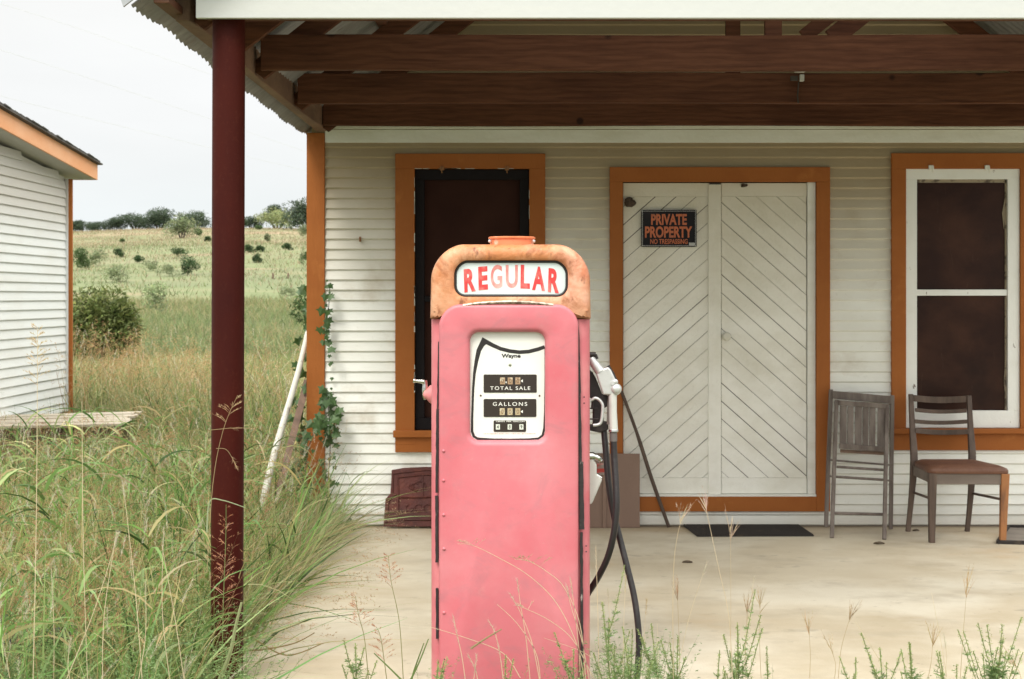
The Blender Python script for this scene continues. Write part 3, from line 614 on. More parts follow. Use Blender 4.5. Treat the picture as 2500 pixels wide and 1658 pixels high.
fl0, fr0 = FL(*C2(1018, 1333)), FL(*C2(1560, 1340)); 
flt = Vector((c2(1022, 800, fl0.y+DW).x, fl0.y, SZ-.015)); frt = Vector((c2(1577, 800, fr0.y+DW).x, fr0.y, SZ-.015))
for p0, p1, m_ in ((flt, fl0, chair_wood), (frt, fr0, chair_bare)):
    b = MB(); b.bar(p0, p1, .052, .045, side=(1, 0, 0), w1=.036, t1=.034); o = b.build('front_leg', m_, ch, bevel=.004)
    if m_ is chair_bare: o['label'] = 'front leg worn to bare orange wood'
rl = c2(882, 720, 9.39); rr_ = c2(1328, 720, 9.39); zz = SZ-.05
b = MB(); b.bar(Vector((flt.x, flt.y, zz)), Vector((frt.x, frt.y, zz)), .022, .068, side=(0, 1, 0)); b.bar(Vector((rl.x, rl.y, zz)), Vector((flt.x, flt.y, zz)), .022, .064, side=(1, 0, 0)); b.bar(Vector((rr_.x, rr_.y, zz)), Vector((frt.x, frt.y, zz)), .022, .064, side=(1, 0, 0)); b.bar(Vector((rl.x, rl.y, zz)), Vector((rr_.x, rr_.y, zz)), .02, .06, side=(0, 1, 0))
b.build('seat_frame', mat('greyed_chair_apron', (.20, .165, .14), [((.1, .075, .06), 9, (.2, 1, 1), .4, .68, .7)], rough=.65), ch, bevel=.003)
b = MB(); cor = [Vector((flt.x-.03, flt.y-.025, 0)), Vector((frt.x+.03, frt.y-.025, 0)), Vector((rr_.x+.012, rr_.y-.02, 0)), Vector((rl.x-.012, rl.y-.02, 0))]; cen = sum(cor, Vector())/4
def ring(s, z):
    out = []
    for i in range(4):
        a, c, dN = cor[i-1], cor[i], cor[(i+1) % 4]; u = (a-c).normalized()*.045; v = (dN-c).normalized()*.045
        for t in (0, .33, .66, 1): q = c+u*(1-t)**2+v*t**2; q = cen+(q-cen)*s; out.append((q.x, q.y, z))
    return out
b.loops([ring(.985, SZ-.016), ring(1.0, SZ-.008), ring(1.0, SZ+.004), ring(.97, SZ+.018), ring(.85, SZ+.03), ring(.5, SZ+.037), ring(.1, SZ+.038)], True, True); b.build('seat', leather, ch, smooth=60)
for (x0, y0, d0, x1, y1, d1) in ((880, 948, 9.38, 1000, 992, fl0.y+DW), (1332, 955, 9.38, 1545, 1000, fr0.y+DW)):
    b = MB(); b.tube([c2(x0, y0, d0), c2(x1, y1, d1)], .0085, 8); b.build('stretcher', chair_wood, ch)
# low tray frame at the right edge
tr = thing('boot_tray', 'flat dark-rimmed tray on the floor at the right edge of the porch', 'tray', (FL(2490, 1328).x, 9.1-DW, 0))
q = [FL(2436, 1328), FL(2640, 1333), FL(2640, 1292), FL(2462, 1290)]
b = MB()
for i in range(4):
    a, c = q[i], q[(i+1) % 4]; b.bar(a+Vector((0, 0, .012)), c+Vector((0, 0, .012)), .02, .024, side=(1, 0, 0) if i % 2 else (0, 1, 0))
b.build('rim', rubber_mat, tr, bevel=.003)
b = MB(); b.prism([p+Vector((0, 0, .004)) for p in q], (0, 0, 0), (0, 0, .003)); b.build('base', mat('dusty_tray', (.23, .2, .17), [((.1, .085, .07), 6, (1, 1, 1), .45, .7, .7)], rough=.9), tr)

# door mat
q = [FL(1668, 1285), FL(1950, 1285), FL(1987, 1310), FL(1702, 1311)]
b = MB(); nx = 46; dirx = q[2]-q[3]; diry = q[0]-q[3]
b.prism([p+Vector((0, 0, .0)) for p in q], (0, 0, .001), (0, 0, .010))
for k in range(nx):
    a = q[3].lerp(q[2], (k+.15)/nx); c = q[3].lerp(q[2], (k+.75)/nx); a2 = q[0].lerp(q[1], (k+.15)/nx); c2_ = q[0].lerp(q[1], (k+.75)/nx); b.prism([a, c, c2_, a2], (0, 0, .0105), (0, 0, .015))
o = b.build('door_mat', rubber_mat); setp(o, 'black ribbed rubber mat on the concrete below the double door', 'doormat')
# hardboard panel
b = MB(); p0, p1 = FL(1397, 1289), FL(1562, 1289); t0, t1 = W(1397, 1107, 9.58), W(1562, 1108, 9.58)
p0.z = p1.z = .001; b.prism([p0, p1, t1, t0], (0, 0, 0), (0, .012, 0)); b.prism([p0.lerp(p1, .45), p0.lerp(p1, .5), t0.lerp(t1, .5)*1, t0.lerp(t1, .45)], (0, -.012, 0), (0, -.001, 0))
o = b.build('wooden_board', ply, bevel=.002); setp(o, 'plain brown board leaning on the wall left of the door', 'board')
# leaning stick
b = MB(); A = W(1517, 955, 9.585); B_ = FL(1633, 1287); b.tube(catmull([A, A.lerp(B_, .3)+Vector((.006, 0, 0)), A.lerp(B_, .65)+Vector((-.004, 0, .004)), B_], 4), [.011]*5+[.013]*5+[.012]*3, 8)
o = b.build('wooden_stick', mat('dark_stick', (.075, .048, .035), [((.2, .14, .1), 14, (1, 1, .2), .55, .75, .8)], rough=.7), smooth=50); setp(o, 'thin dark stick leaning against the door frame', 'stick')
# rusty iron panel
ir = thing('iron_panel', 'dark red rusty ornamental iron panel leaning behind the fuel pump', 'metal panel', (WX(1000), -.1, 0))
def lean(x, y):
    t = (1287-y)/(1287-1140); return W(x, y, 9.50+.09*max(0, min(1.05, t)))
pl = [(936, 1286), (941, 1219), (953, 1205), (955, 1180), (956, 1148), (985, 1143), (1040, 1140), (1078, 1142), (1080, 1286)]
b = MB(); b.prism([lean(*p) for p in pl], (0, 0, 0), (0, .014, 0)); b.build('plate', rust_dark, ir, bevel=.003)
b = MB()
def rib(pp, r=.006): b.tube([lean(*p)+Vector((0, -.002, 0)) for p in pp], r, 6)
rib([(958, 1204), (960, 1156), (1040, 1147), (1076, 1148)]); rib([(943, 1276), (948, 1224), (960, 1210), (972, 1205), (972, 1165), (1035, 1158), (1076, 1158)], .008); rib([(972, 1205), (972, 1268), (1078, 1268)], .008); rib([(972, 1214), (1030, 1214), (1076, 1212)], .007); rib([(1032, 1160), (1032, 1212)], .006)
cx0, cy0 = 1004, 1188
for k in range(3):
    rib([(cx0+(6+5*k)*math.cos(a)+k*10, cy0+(5+4*k)*math.sin(a)) for a in np.linspace(k, k+4.4, 12)], .005)
for k in range(4): rib([(1000+22*k+9*math.cos(a), 1240+9*math.sin(a)) for a in np.linspace(k, k+4.6, 12)], .005)
b.build('relief', rust_dark, ir, smooth=60)
# white pipe and plank by the corner
b = MB(); A = W(758, 778, 9.9); B_ = W(618, 1325, 8.7); b.tube([A.lerp(B_, k/8)+Vector((.01*math.sin(k*.9), 0, 0)) for k in range(9)], [.0175+.001*k for k in range(9)], 14); o = b.build('white_pipe', pipe_white, smooth=50); setp(o, 'chipped white pipe leaning against the left store corner', 'pipe')
b = MB(); A = W(750, 930, 9.95); B_ = W(672, 1230, 9.2); b.bar(A, B_, .045, .02, side=(1, .3, 0)); o = b.build('wooden_plank', old_plank); setp(o, 'short brown plank leaning behind the white pipe', 'plank')
b = MB(); c = W(880, 584, DW); b.box(c.x-.006, c.x+.007, -.03, -.0135, c.z-.018, c.z+.016); b.box(c.x-.004, c.x+.003, -.045, -.0305, c.z-.01, c.z+.006)
o = b.build('wall_bracket', mat('rusty_bracket', (.25, .12, .05), rough=.7)); setp(o, 'tiny rusty bracket on the siding left of the window', 'bracket')

# ------------------------------------------------------------------ vines on the corner
def leaf_poly(mb, c, r, nrm, up):
    n_ = nrm.normalized(); u = (up-n_*up.dot(n_)).normalized(); v = n_.cross(u)
    pr = [(0, -.25), (.5, -.55), (.55, -.05), (.98, .25), (.48, .38), (.32, .62), (0, 1.1), (-.32, .62), (-.48, .38), (-.98, .25), (-.55, -.05), (-.5, -.55)]
    base = [c+u*(y*r)+v*(x*r)+n_*(-.25*r*(abs(x))) for x, y in pr]
    mb.add([c+n_*.0]+base, [(0, i, i % 12+1) for i in range(1, 13)])
ivg = mat('vine_leaf_green', (.045, .10, .025), [((.10, .18, .06), 14, (1, 1, 1), .45, .65, .8), ((.03, .07, .02), 11, (1, 1, 1), .5, .7, .6)], rough=.5, transl=.2)
ivy = thing('climbing_vine', 'dark green vine climbing the orange corner board of the store', 'vine', (LX, -.05, 0))
stem = MB(); lv = MB()
def run(path, n, spread, size):
    cc = catmull(path, 10); stem.tube(cc, .003, 5)
    for k in range(n):
        p = cc[random.randrange(len(cc))]; off = Vector((random.gauss(0, spread), random.uniform(-.09, .0), random.gauss(0, spread*.6)))
        leaf_poly(lv, p+off, size*random.choice([.4, .6, .8, 1, 1.2, 1.35]), Vector((random.gauss(0, .5), -1, random.gauss(.35, .4))), Vector((random.gauss(0, .6), 0, -1)))
run([W(795, 1230, 9.55), W(806, 1100, 9.56), W(803, 1000, 9.58), W(796, 950, 9.6)], 62, .030, .036)
run([W(806, 850, 9.58), W(797, 800, 9.58), W(803, 745, 9.59), W(806, 690, 9.59)], 32, .013, .032)
run([W(740, 1200, 9.4), W(755, 1090, 9.45), W(778, 1040, 9.5), W(805, 1010, 9.5)], 44, .04, .034)
run([W(735, 1180, 9.6), W(735, 1050, 9.8), W(752, 900, 9.85), W(756, 790, 9.85), W(752, 700, 9.85)], 75, .035, .036)
run([W(800, 1245, 9.35), W(840, 1275, 9.4), W(862, 1275, 9.5)], 26, .03, .024)
for k in range(4):
    p = W(random.uniform(795, 812), random.uniform(860, 940), 9.6); lv.v and leaf_poly(lv, p, .018, Vector((0, -1, .2)), Vector((0, 0, -1)))
stem.build('stem', bark, ivy); lv.build('leaves', ivg, ivy, recalc=False)
# leaves blown on the slab
for nm, lb, x, y, s_ in (('dry_leaf', 'curled brown dry leaf on the concrete before the folding chair', 2146, 1329, .035), ('dry_leaf', 'small dark twig scrap on the concrete below the door mat', 1678, 1375, .03), ('dry_leaf', 'dark crumb of leaf litter on the concrete under the side chair', 2236, 1297, .022)):
    b = MB(); p = FL(x, y); b2 = []
    for i in range(5):
        t = i/4*2-1; b2.append([p+Vector((t*s_, -.35*s_*(1-t*t)-.002, .004+.3*s_*(1-t*t)*(i % 2)*.6+.004)), p+Vector((t*s_, .0, .003)), p+Vector((t*s_, .35*s_*(1-t*t)+.002, .008+.2*s_*(1-t*t)))])
    for i in range(4): b.add([*b2[i], *b2[i+1]], [(0, 1, 4, 3), (1, 2, 5, 4)])
    o = b.build(nm, mat('dry_leaf_%d' % x, (.10, .075, .05), rough=.9)); m_ = o.modifiers.new('s', 'SOLIDIFY'); m_.thickness = .002; setp(o, lb, 'leaf')

# ------------------------------------------------------------------ the fuel pump
PD = 5.34; PS = F/PD; PY = PD-DW
def U(x): return (x-VX)/PS
def V_(y): return EYE-(y-HY)/PS
def K(cx, cy): return (U(1000+cx/2.613), V_(550+cy/2.613))   # from the enlarged crop
pink = mat('faded_pink_enamel', (.56, .15, .18), [((.62, .24, .265), 2.6, (1, 1, 1.2), .42, .70, .6), ((.56, .105, .135), 3.4, (1, 1, 1), .48, .74, .6), ((.40, .16, .185), 5.2, (1, 1, 1.3), .52, .72, .6, 'wisp'), ((.62, .40, .33), 3.1, (1, 1, 1), .66, .80, .45), ((.50, .19, .20), 14, (1, 1, .5), .55, .75, .4), ((.2, .07, .06), 5, (7, 1, .35), .70, .76, .4), ((.42, .17, .08), 6, (1.2, 1, .3), .70, .78, .55), ((.30, .11, .06), 70, (1, 1, 1), .70, .76, .6),
    ((.5, .30, .28), 60, (1, 1, 1), .62, .78, .3), ((.22, .09, .06), 38, (1, 1, .6), .735, .78, .7)], rough=.42, bump=.12, bscale=16, spec=.5, rvar=.1)
pink_side = mat('faded_pink_side_enamel', (.57, .15, .18), [((.72, .31, .31), 3.5, (1, 1, 1), .42, .7, .8), ((.62, .06, .07), 5, (1, 1, .8), .6, .72, .8), ((.45, .2, .1), 6, (1, 1, .3), .58, .70, .7)], rough=.45, bump=.12, bscale=16, rvar=.1)
rust = mat('rust_stained_orange_enamel', (.52, .20, .075), [((.72, .42, .27), 4, (1, 1, .8), .42, .60, .9), ((.40, .12, .04), 8, (1, 1, .7), .50, .68, .8), ((.80, .60, .46), 6, (1, 1, .7), .56, .70, .85), ((.66, .22, .17), 2.4, (1, 1, 1), .52, .72, .75), ((.30, .10, .035), 9, (1.2, 1, .7), .50, .66, .8, 'wisp'), ((.13, .04, .02), 30, (1, 1, .4), .60, .70, .8), ((.30, .11, .04), 1, (1, 1, 1), 1.62, 1.46, .75, 'z', .12)], rough=.55, bump=.35, bscale=45, rvar=.12)
rust_bright = mat('scraped_orange_cap', (.70, .22, .10), [((.85, .68, .55), 9, (1, 1, 1), .54, .66, .9), ((.35, .1, .04), 30, (1, 1, 1), .55, .7, .7)], rough=.45, bump=.2)
enamel = mat('white_dial_enamel', (.76, .77, .73), [((.62, .61, .53), 3, (1, 1, 1), .45, .75, .4), ((.3, .2, .12), 60, (1, 1, 1), .74, .8, .6)], rough=.28)
glass_w = mat('milk_glass_sign', (.66, .74, .75), [((.56, .63, .63), 4, (1, 1, 1), .4, .7, .5), ((.72, .75, .72), 9, (1, 1, 1), .5, .7, .4)], rough=.22)
blackp = mat('black_rubber_and_paint', (.018, .015, .015), [((.10, .07, .06), 25, (1, 1, .4), .6, .74, .5)], rough=.5)
worn_strip = mat('worn_black_strip', (.020, .016, .016), [((.5, .46, .43), 42, (1, 1, .3), .63, .69, .8), ((.3, .12, .1), 22, (1, 1, .4), .62, .74, .5)], rough=.6, bump=.4)
chrome = mat('dull_chrome', (.62, .62, .60), rough=.22, metal=1, bump=.05)
alu = mat('cast_aluminium', (.62, .63, .63), [((.42, .43, .43), 20, (1, 1, 1), .5, .72, .6), ((.8, .8, .79), 12, (1, 1, 1), .6, .75, .6)], rough=.42, metal=.55, bump=.15)
letter_red = mat('faded_red_lettering', (.64, .05, .05), [((.70, .38, .34), 14, (1, 1, .6), .50, .70, .75)], rough=.35)
letter_weak = mat('worn_red_lettering', (.62, .13, .12), [((.70, .50, .46), 12, (1, 1, .5), .40, .60, .85)], rough=.35)
white_let = mat('white_lettering', (.78, .77, .72), rough=.4)
pump = thing('fuel_pump', 'faded pink old fuel pump with rusty orange top reading REGULAR', 'fuel pump', (U(1246), PY+.2, -.12))
PCX = U(1246)
def rrect(cx, cz, hw, ht, hb, r_t, r_b, n=10, arch=0.0):
    """rounded outline, top at cz+ht, bottom at cz-hb; starts bottom-left, ccw seen from front"""
    out = []
    for (sx, sz, r, a0) in ((1, -1, r_b, -90), (1, 1, r_t, 0), (-1, 1, r_t, 90), (-1, -1, r_b, 180)):
        h_ = ht if sz > 0 else hb; r = min(r, hw)
        ccx = cx+sx*(hw-r); ccz = cz+sz*(h_-r)
        for k in range(n+1):
            a = math.radians(a0+90*k/n); x = ccx+r*math.cos(a); z = ccz+r*math.sin(a); out.append((x, z))
    if arch:
        out = [(x, z+arch*(1-((x-cx)/hw)**2)*max(0, min(1, (z-(cz+ht-2*r_t))/(2*r_t)))) for x, z in out]
    return out
def offset(poly, d_):
    n = len(poly); out = []
    for i in range(n):
        a, c, e_ = Vector(poly[i-1]), Vector(poly[i]), Vector(poly[(i+1) % n]); t = (e_-a); t = t.normalized() if t.length > 1e-9 else Vector((1, 0)); out.append((c.x+t.y*d_, c.y-t.x*d_))
    return out
def castloop(poly, c, angs):
    out = []; n = len(poly)
    for a in angs:
        dx, dz = math.cos(a), math.sin(a); best = None
        for i in range(n):
            x1, z1 = poly[i][0]-c[0], poly[i][1]-c[1]; x2, z2 = poly[(i+1) % n][0]-c[0], poly[(i+1) % n][1]-c[1]
            ex, ez = x2-x1, z2-z1; den = dx*ez-dz*ex
            if abs(den) < 1e-12: continue
            t = (x1*ez-z1*ex)/den; s_ = (x1*dz-z1*dx)/den
            if -1e-6 <= s_ <= 1+1e-6 and t > 0 and (best is None or t > best): best = t
        out.append((c[0]+dx*best, c[1]+dz*best))
    return out
def at(poly, y): return [(x, y, z) for x, z in poly]
def face_with_hole(outer, inner, c, name, m, rimsO, rimsI, smooth=42, parent=pump, back=None):
    angs = set(np.linspace(0, 2*math.pi, 181)[:-1].round(6))
    for p in outer+inner:
        angs.add(round(math.atan2(p[1]-c[1], p[0]-c[0]) % (2*math.pi), 6))
    angs = sorted(angs); A2 = [angs[0]]
    for a in angs[1:]:
        if a-A2[-1] > .004: A2.append(a)
    LL = []
    for d_, y in rimsO: LL.append(at(castloop(offset(outer, d_), c, A2), y))
    for d_, y in rimsI: LL.append(at(castloop(offset(inner, d_), c, A2), y))
    b = MB(); b.loops(LL, True, False); return b.build(name, m, parent, smooth=smooth)
BASE = -.12; SEAM = V_(780)
# body shell
def plan(inset, z, hw=.302, y0=.034, y1=.44, r=.05):
    out = []
    x0, x1 = PCX-hw+inset, PCX+hw-inset; a0, a1 = PY+y0+inset, PY+y1-inset; r = max(r-inset, .005)
    for cx_, cy_, s in ((x1-r, a0+r, -90), (x1-r, a1-r, 0), (x0+r, a1-r, 90), (x0+r, a0+r, 180)):
        for k in range(9):
            a = math.radians(s+90*k/8); out.append((cx_+r*math.cos(a), cy_+r*math.sin(a), z))
    return out
b = MB(); b.loops([plan(0, BASE)]+[plan(0, BASE+(SEAM-BASE)*k/14) for k in range(1, 15)], True, True); b.build('body', pink_side, pump, smooth=50)
# cap
capo = rrect(PCX, V_(700), .2985, V_(604)-V_(700), V_(700)-SEAM-.001, .118, .004, n=14, arch=V_(591)-V_(604))
capo = [(x+(.006 if x > PCX else -.006)*max(0, min(1, (V_(640)-z)/(V_(640)-V_(745))))*(1 if z > SEAM+.02 else .9), z) for x, z in capo]
so_ = rrect(U(1247.5), V_(680), (U(1387)-U(1109))/2, V_(640)-V_(680), V_(680)-V_(729), .048, .05, n=10, arch=V_(630)-V_(640))
so_ = [(x, z+(.018*(1-((x-U(1247.5))/.214)**2) if z < V_(700) else 0)) for x, z in so_]
cc_ = (U(1247.5), V_(680))
cap = face_with_hole(capo, so_, cc_, 'top_cover', rust, [(-.03, PY+.452), (-.008, PY+.446), (0, PY+.43), (0, PY+.05), (-.006, PY+.028), (-.018, PY+.016), (-.034, PY+.012)], [(.022, PY+.012), (.008, PY+.013), (.002, PY+.018), (0, PY+.034)])
# sign glass, gasket
b = MB(); b.loops([at(offset(so_, .0), PY+.034), at(offset(so_, .0), PY+.030), at(offset(so_, -.012), PY+.029), at(offset(so_, -.06), PY+.026)], False, False)
gl = MB(); A2 = so_; gl.loops([at(offset(so_, .004), PY+.034), at(offset(so_, -.004), PY+.0335), at(offset(so_, -.03), PY+.0325)], False, True); sgn = gl.build('sign_glass', glass_w, pump, smooth=60, label='white glass reading REGULAR in red')
b = MB(); LL = []
ring_ = offset(so_, -.004)
for k in range(8):
    a = 2*math.pi*k/8; LL.append(at(offset(so_, -.003+.0055*math.cos(a)), PY+.0315+.0045*math.sin(a)))
LL.append(LL[0]); b.loops(LL); b.build('sign_gasket', blackp, sgn, smooth=80)
# letters of REGULAR, arched foot
y_t = PY+.0318
LET = [('R', 345, 418, 275, 425), ('E', 437, 497, 262, 412), ('G', 516, 590, 252, 402), ('U', 613, 690, 252, 399), ('L', 708, 768, 252, 404), ('A', 783, 866, 263, 416), ('R', 885, 957, 276, 430)]
for i, (ch_, a, c, t_, bo) in enumerate(LET):
    b = MB(); (x0, z0), (x1, z1) = K(a, bo), K(c, t_); sk = (i-3)*-.0016
    put_text(b, ch_, x0, x1, z0, z1, y_t, bold=.042 if ch_ not in 'GU' else .022)
    for j, v in enumerate(b.v): b.v[j] = (v[0]+(v[2]-(z0+z1)/2)*(i-3)*.012, v[1], v[2]+(v[0]-(x0+x1)/2)*(-(i-3)*.045))
    b.build('letter', letter_weak if ch_ in 'GU' else letter_red, sgn)
# filler cap on top
b = MB(); cx_ = U(1248); zt = V_(592); yc = PY+.22
def oval(r, z, rx=1.0): return [(cx_+.088*r*math.cos(a), yc+.075*r*math.sin(a), z) for a in np.linspace(0, 2*math.pi, 41)[:-1]]
b.loops([oval(.97, zt-.02), oval(.97, zt+.020), oval(1.04, zt+.022), oval(1.05, zt+.027), oval(1.0, zt+.03), oval(.5, zt+.031)], True, True); b.build('filler_cap', rust_bright, pump, smooth=40)
for X in (cx_-.086, cx_+.086): b = MB(); b.lathe((X, yc-.03, zt+.012), (0, -1, 0), [(.006, 0), (.006, .008), (.003, .011)], 8); b.build('cap_screw', alu, pump)
# front door with dial opening
DX0, DX1 = U(1071), U(1412.5); dcx = (DX0+DX1)/2; dhw = (DX1-DX0)/2
zc = V_(940)
dout = rrect(dcx, zc, dhw, V_(748)-zc, zc-BASE-.005, .075, .004, n=12, arch=V_(737)-V_(748))
din = rrect((U(1146.5)+U(1331))/2, zc, (U(1331)-U(1146.5))/2, V_(811)-zc, zc-V_(1077), .036, .034, n=10)
dd = face_with_hole(dout, din, ((U(1146.5)+U(1331))/2, zc), 'front_door', pink, [(0, PY+.036), (0, PY+.018), (-.002, PY+.007), (-.007, PY+.002), (-.015, PY+.0)], [(.020, PY+.0), (.011, PY+.002), (.004, PY+.008), (0, PY+.016), (-.001, PY+.033)], smooth=50)
# dial
b = MB(); b.loops([at(offset(din, .003), PY+0.0375), at(offset(din, .003), PY+0.0320)], True, True); dial = b.build('dial_face', enamel, dd, label='white enamel dial with black counters')
b = MB(); yd = PY+0.0313
path = [(862, 778, 22), (820, 793, 24), (760, 808, 24), (700, 812, 24), (640, 805, 24), (580, 790, 24), (530, 768, 25), (492, 748, 28), (463, 742, 40), (440, 800, 30), (424, 870, 24), (411, 950, 18), (404, 1040, 15), (400, 1150, 14), (397, 1250, 14), (397, 1320, 16), (408, 1352, 17), (432, 1367, 16), (520, 1371, 12), (640, 1372, 11), (760, 1370, 11), (822, 1366, 14), (850, 1345, 16), (859, 1300, 13), (862, 1200, 8), (864, 1000, 6), (864, 780, 6)]
pp = [Vector(K(x, y)) for x, y, _ in path]; L0 = []; L1 = []
for i, p in enumerate(pp):
    t = (pp[min(i+1, len(pp)-1)]-pp[max(i-1, 0)]).normalized(); nn = Vector((t.y, -t.x)); hw = path[i][2]/2.613/PS/2; a = p+nn*hw; c = p-nn*hw
    if i == 8: a, c = Vector(K(463, 716)), Vector(K(474, 772))
    L0.append((a.x, yd, a.y)); L1.append((c.x, yd, c.y))
bb = len(b.v); b.v += L0+L1; n = len(L0)
for i in range(n-1): b.f.append((i, i+1, n+i+1, n+i)); b.m.append(0)
b.build('border_band', blackp, dial, recalc=False)
# lighter glass band above the arc is the same enamel; counters
def kbox(mb, x0, x1, y0, y1, yf, th=.0012, mi=0):
    (a, z1_), (c, z0_) = K(x0, y0), K(x1, y1); mb.box(a, c, yf, yf+th, z0_, z1_, mi)
for nm, x0, x1, y0, y1 in (('sale_counter', 471, 811, 955, 1071), ('gallons_counter', 471, 809, 1112, 1227), ('price_counter', 535, 743, 1250, 1323)):
    (a, z1_), (c, z0_) = K(x0, y0), K(x1, y1); pr = rrect((a+c)/2, (z0_+z1_)/2, (c-a)/2, (z1_-z0_)/2, (z1_-z0_)/2, .004, .004, n=4)
    b = MB(); b.prism(at(pr, PY+0.0300), (0, 0, 0), (0, .0016, 0)); co = b.build(nm, mat('counter_black_'+nm, (.030, .021, .017), rough=.35), dial)
    b = MB(); f_ = MB(); tx = MB()
    if nm == 'price_counter':
        gm = mat('pale_digit_ground', (.62, .66, .58), rough=.4)
        for X in (562, 638, 713): f_ = MB(); kbox(f_, X-13, X+13, 1274, 1308, PY+.0287); f_.build('digit_window', gm, co)
        for k, X in enumerate((562, 638, 713)):
            (a, z0_), (c, z1_) = K(X-6, 1302), K(X+6, 1279); tx = MB(); put_text(tx, '489'[k], a, c, z0_, z1_, PY+0.0283, bold=.01); tx.build('digit', blackp, co)
        b = MB(); (a, z0_), (c, z1_) = K(549, 1260), K(733, 1252); put_text(b, 'CENTS  PER  GALLON', a, c, z0_, z1_, PY+0.0294, bold=.02); b.build('lettering', white_let, co)
    else:
        yc_ = 996 if nm == 'sale_counter' else 1193
        Xs = (592, 641, 690) if nm == 'sale_counter' else (590, 640, 690)

        gm = mat('yellowed_digit_'+nm, (.34, .22, .13) if nm == 'sale_counter' else (.42, .33, .2), [((.6, .55, .42), 70, (1, 1, 1), .5, .62, .8)], rough=.4)
        for X in Xs: f_ = MB(); kbox(f_, X-16, X+16, yc_-22, yc_+22, PY+.0287); f_.build('digit_window', gm, co)
        dgm = mat('faded_digits_'+nm, (.16, .1, .06), rough=.5)
        for k, X in enumerate(Xs):
            (a, z0_), (c, z1_) = K(X-8, yc_+14), K(X+8, yc_-14); tx = MB(); put_text(tx, '0', a, c, z0_, z1_, PY+0.0283, bold=.0); tx.build('digit', dgm, co)
        b = MB(); q0, q1, q2 = K(708, yc_), K(722, yc_-10), K(722, yc_+10); b.add([(q0[0], PY+0.0292, q0[1]), (q1[0], PY+0.0292, q1[1]), (q2[0], PY+0.0292, q2[1])], [(0, 1, 2)])
        if nm == 'sale_counter': (a, z0_), (c, z1_) = K(513, 1054), K(770, 1031); put_text(b, 'TOTAL SALE', a, c, z0_, z1_, PY+0.0292, bold=.004, spacing=1.25); kbox(b, 612, 618, 1000, 1010, PY+0.0285, .0005)
        else: (a, z0_), (c, z1_) = K(530, 1156), K(750, 1132); put_text(b, 'GALLONS', a, c, z0_, z1_, PY+0.0292, bold=.004, spacing=1.35)
        b.build('lettering', white_let, co)
b = MB(); (a, z0_), (c, z1_) = K(585, 852), K(708, 822); put_text(b, 'Wayne', a, c, z0_-.002, z1_, PY+0.0313, bold=.04); b.build('lettering', blackp, dial)
b = MB(); X, Z = K(640, 893); b.lathe((X, PY+0.0315, Z), (0, -1, 0), [(.0052, 0), (.0052, .002), (.002, .0035)], 12); b.build('screw', mat('dull_screw', (.25, .27, .2), rough=.4, metal=.5), dial)
for cx_, cy_ in ((452, 1090), (829, 1091)):
    X, Z = K(cx_, cy_); b = MB(); b.lathe((X, PY+0.0315, Z), (0, -1, 0), [(.0036, 0), (.0036, .0012), (.002, .0015)], 10); b.build('screw', mat('rusty_screw%d' % cx_, (.09, .05, .03), rough=.7), dial)
b = MB(); x = 472
while x < 803:
    w_ = random.choice([3, 5, 8, 12]); kbox(b, x, min(x+w_, 805), 1333, 1337, PY+0.0311, .0006); x += w_+random.choice([2, 3, 5])
b.build('fine_print_line', mat('pale_red_print', (.6, .35, .3), rough=.5), dial)
# chrome sill strip above the door
b = MB(); pts_ = [K(x, y) for x, y in ((340, 513), (420, 500), (520, 492), (640, 488), (760, 492), (850, 500), (918, 510))]
LL = [[(x, PY+.004+dy, z+dz) for dy, dz in ((.0, -.006), (-.003, .000), (.0, .005), (.012, .005), (.012, -.006))] for x, z in pts_]; b.loops(LL, True, True); b.build('trim_strip', mat('tarnished_trim', (.5, .42, .34), [((.12, .08, .06), 40, (1, 1, 1), .45, .6, .9)], rough=.4, metal=.4), pump)
# worn black strips in the side joints
def strip(segs, name):
    b = MB()
    for (x0, y0, x1, y1, w_) in segs:
        n = max(2, int((y1-y0)/14)); LL = []
        for k in range(n+1):
            t = k/n; X = U(x0+(x1-x0)*t)+random.uniform(-.0008, .0008); Z = V_(y0+(y1-y0)*t); hw = w_/PS/2*random.uniform(.85, 1.1); LL.append([(X-hw, PY+.036, Z), (X-hw, PY+.021, Z), (X+hw, PY+.021, Z), (X+hw, PY+.036, Z)])
        b.loops(LL, True, True); b.build(name, worn_strip, pump); b = MB()
strip([(1070.5, 835, 1067, 1000, 3.5), (1067, 1000, 1065, 1205, 6), (1065, 1213, 1065.5, 1376, 7), (1066, 1440, 1066, 1563, 6)], 'joint_strip')
strip([(1407, 779, 1412, 830, 8), (1412, 830, 1415.5, 960, 7), (1415, 960, 1418, 1130, 7), (1418.5, 1130, 1421.5, 1295, 12), (1420, 1303, 1422, 1690, 7)], 'joint_strip')
for x, y in ((1083, 1101), (1083, 1173), (1083, 1257), (1084, 1340), (1084, 1496)):
    X, Z = U(x), V_(y); b = MB(); b.lathe((X, PY+.0005, Z), (0, -1, 0), [(.0062, 0), (.0058, .003), (.003, .0052)], 10); b.build('rivet', pink, dd, smooth=50)
for x, y, dy in ((1427, 971, .034), (1427, 986, .034), (1432, 1337, .036), (1432, 1351, .036), (1085, 1610, -.0)):
    X, Z = U(x), V_(y); b = MB(); b.lathe((X, PY+dy+.0005, Z), (0, -1, 0), [(.003, 0), (.003, .001), (.002, .0015)], 8); b.build('screw_hole', blackp, pump)
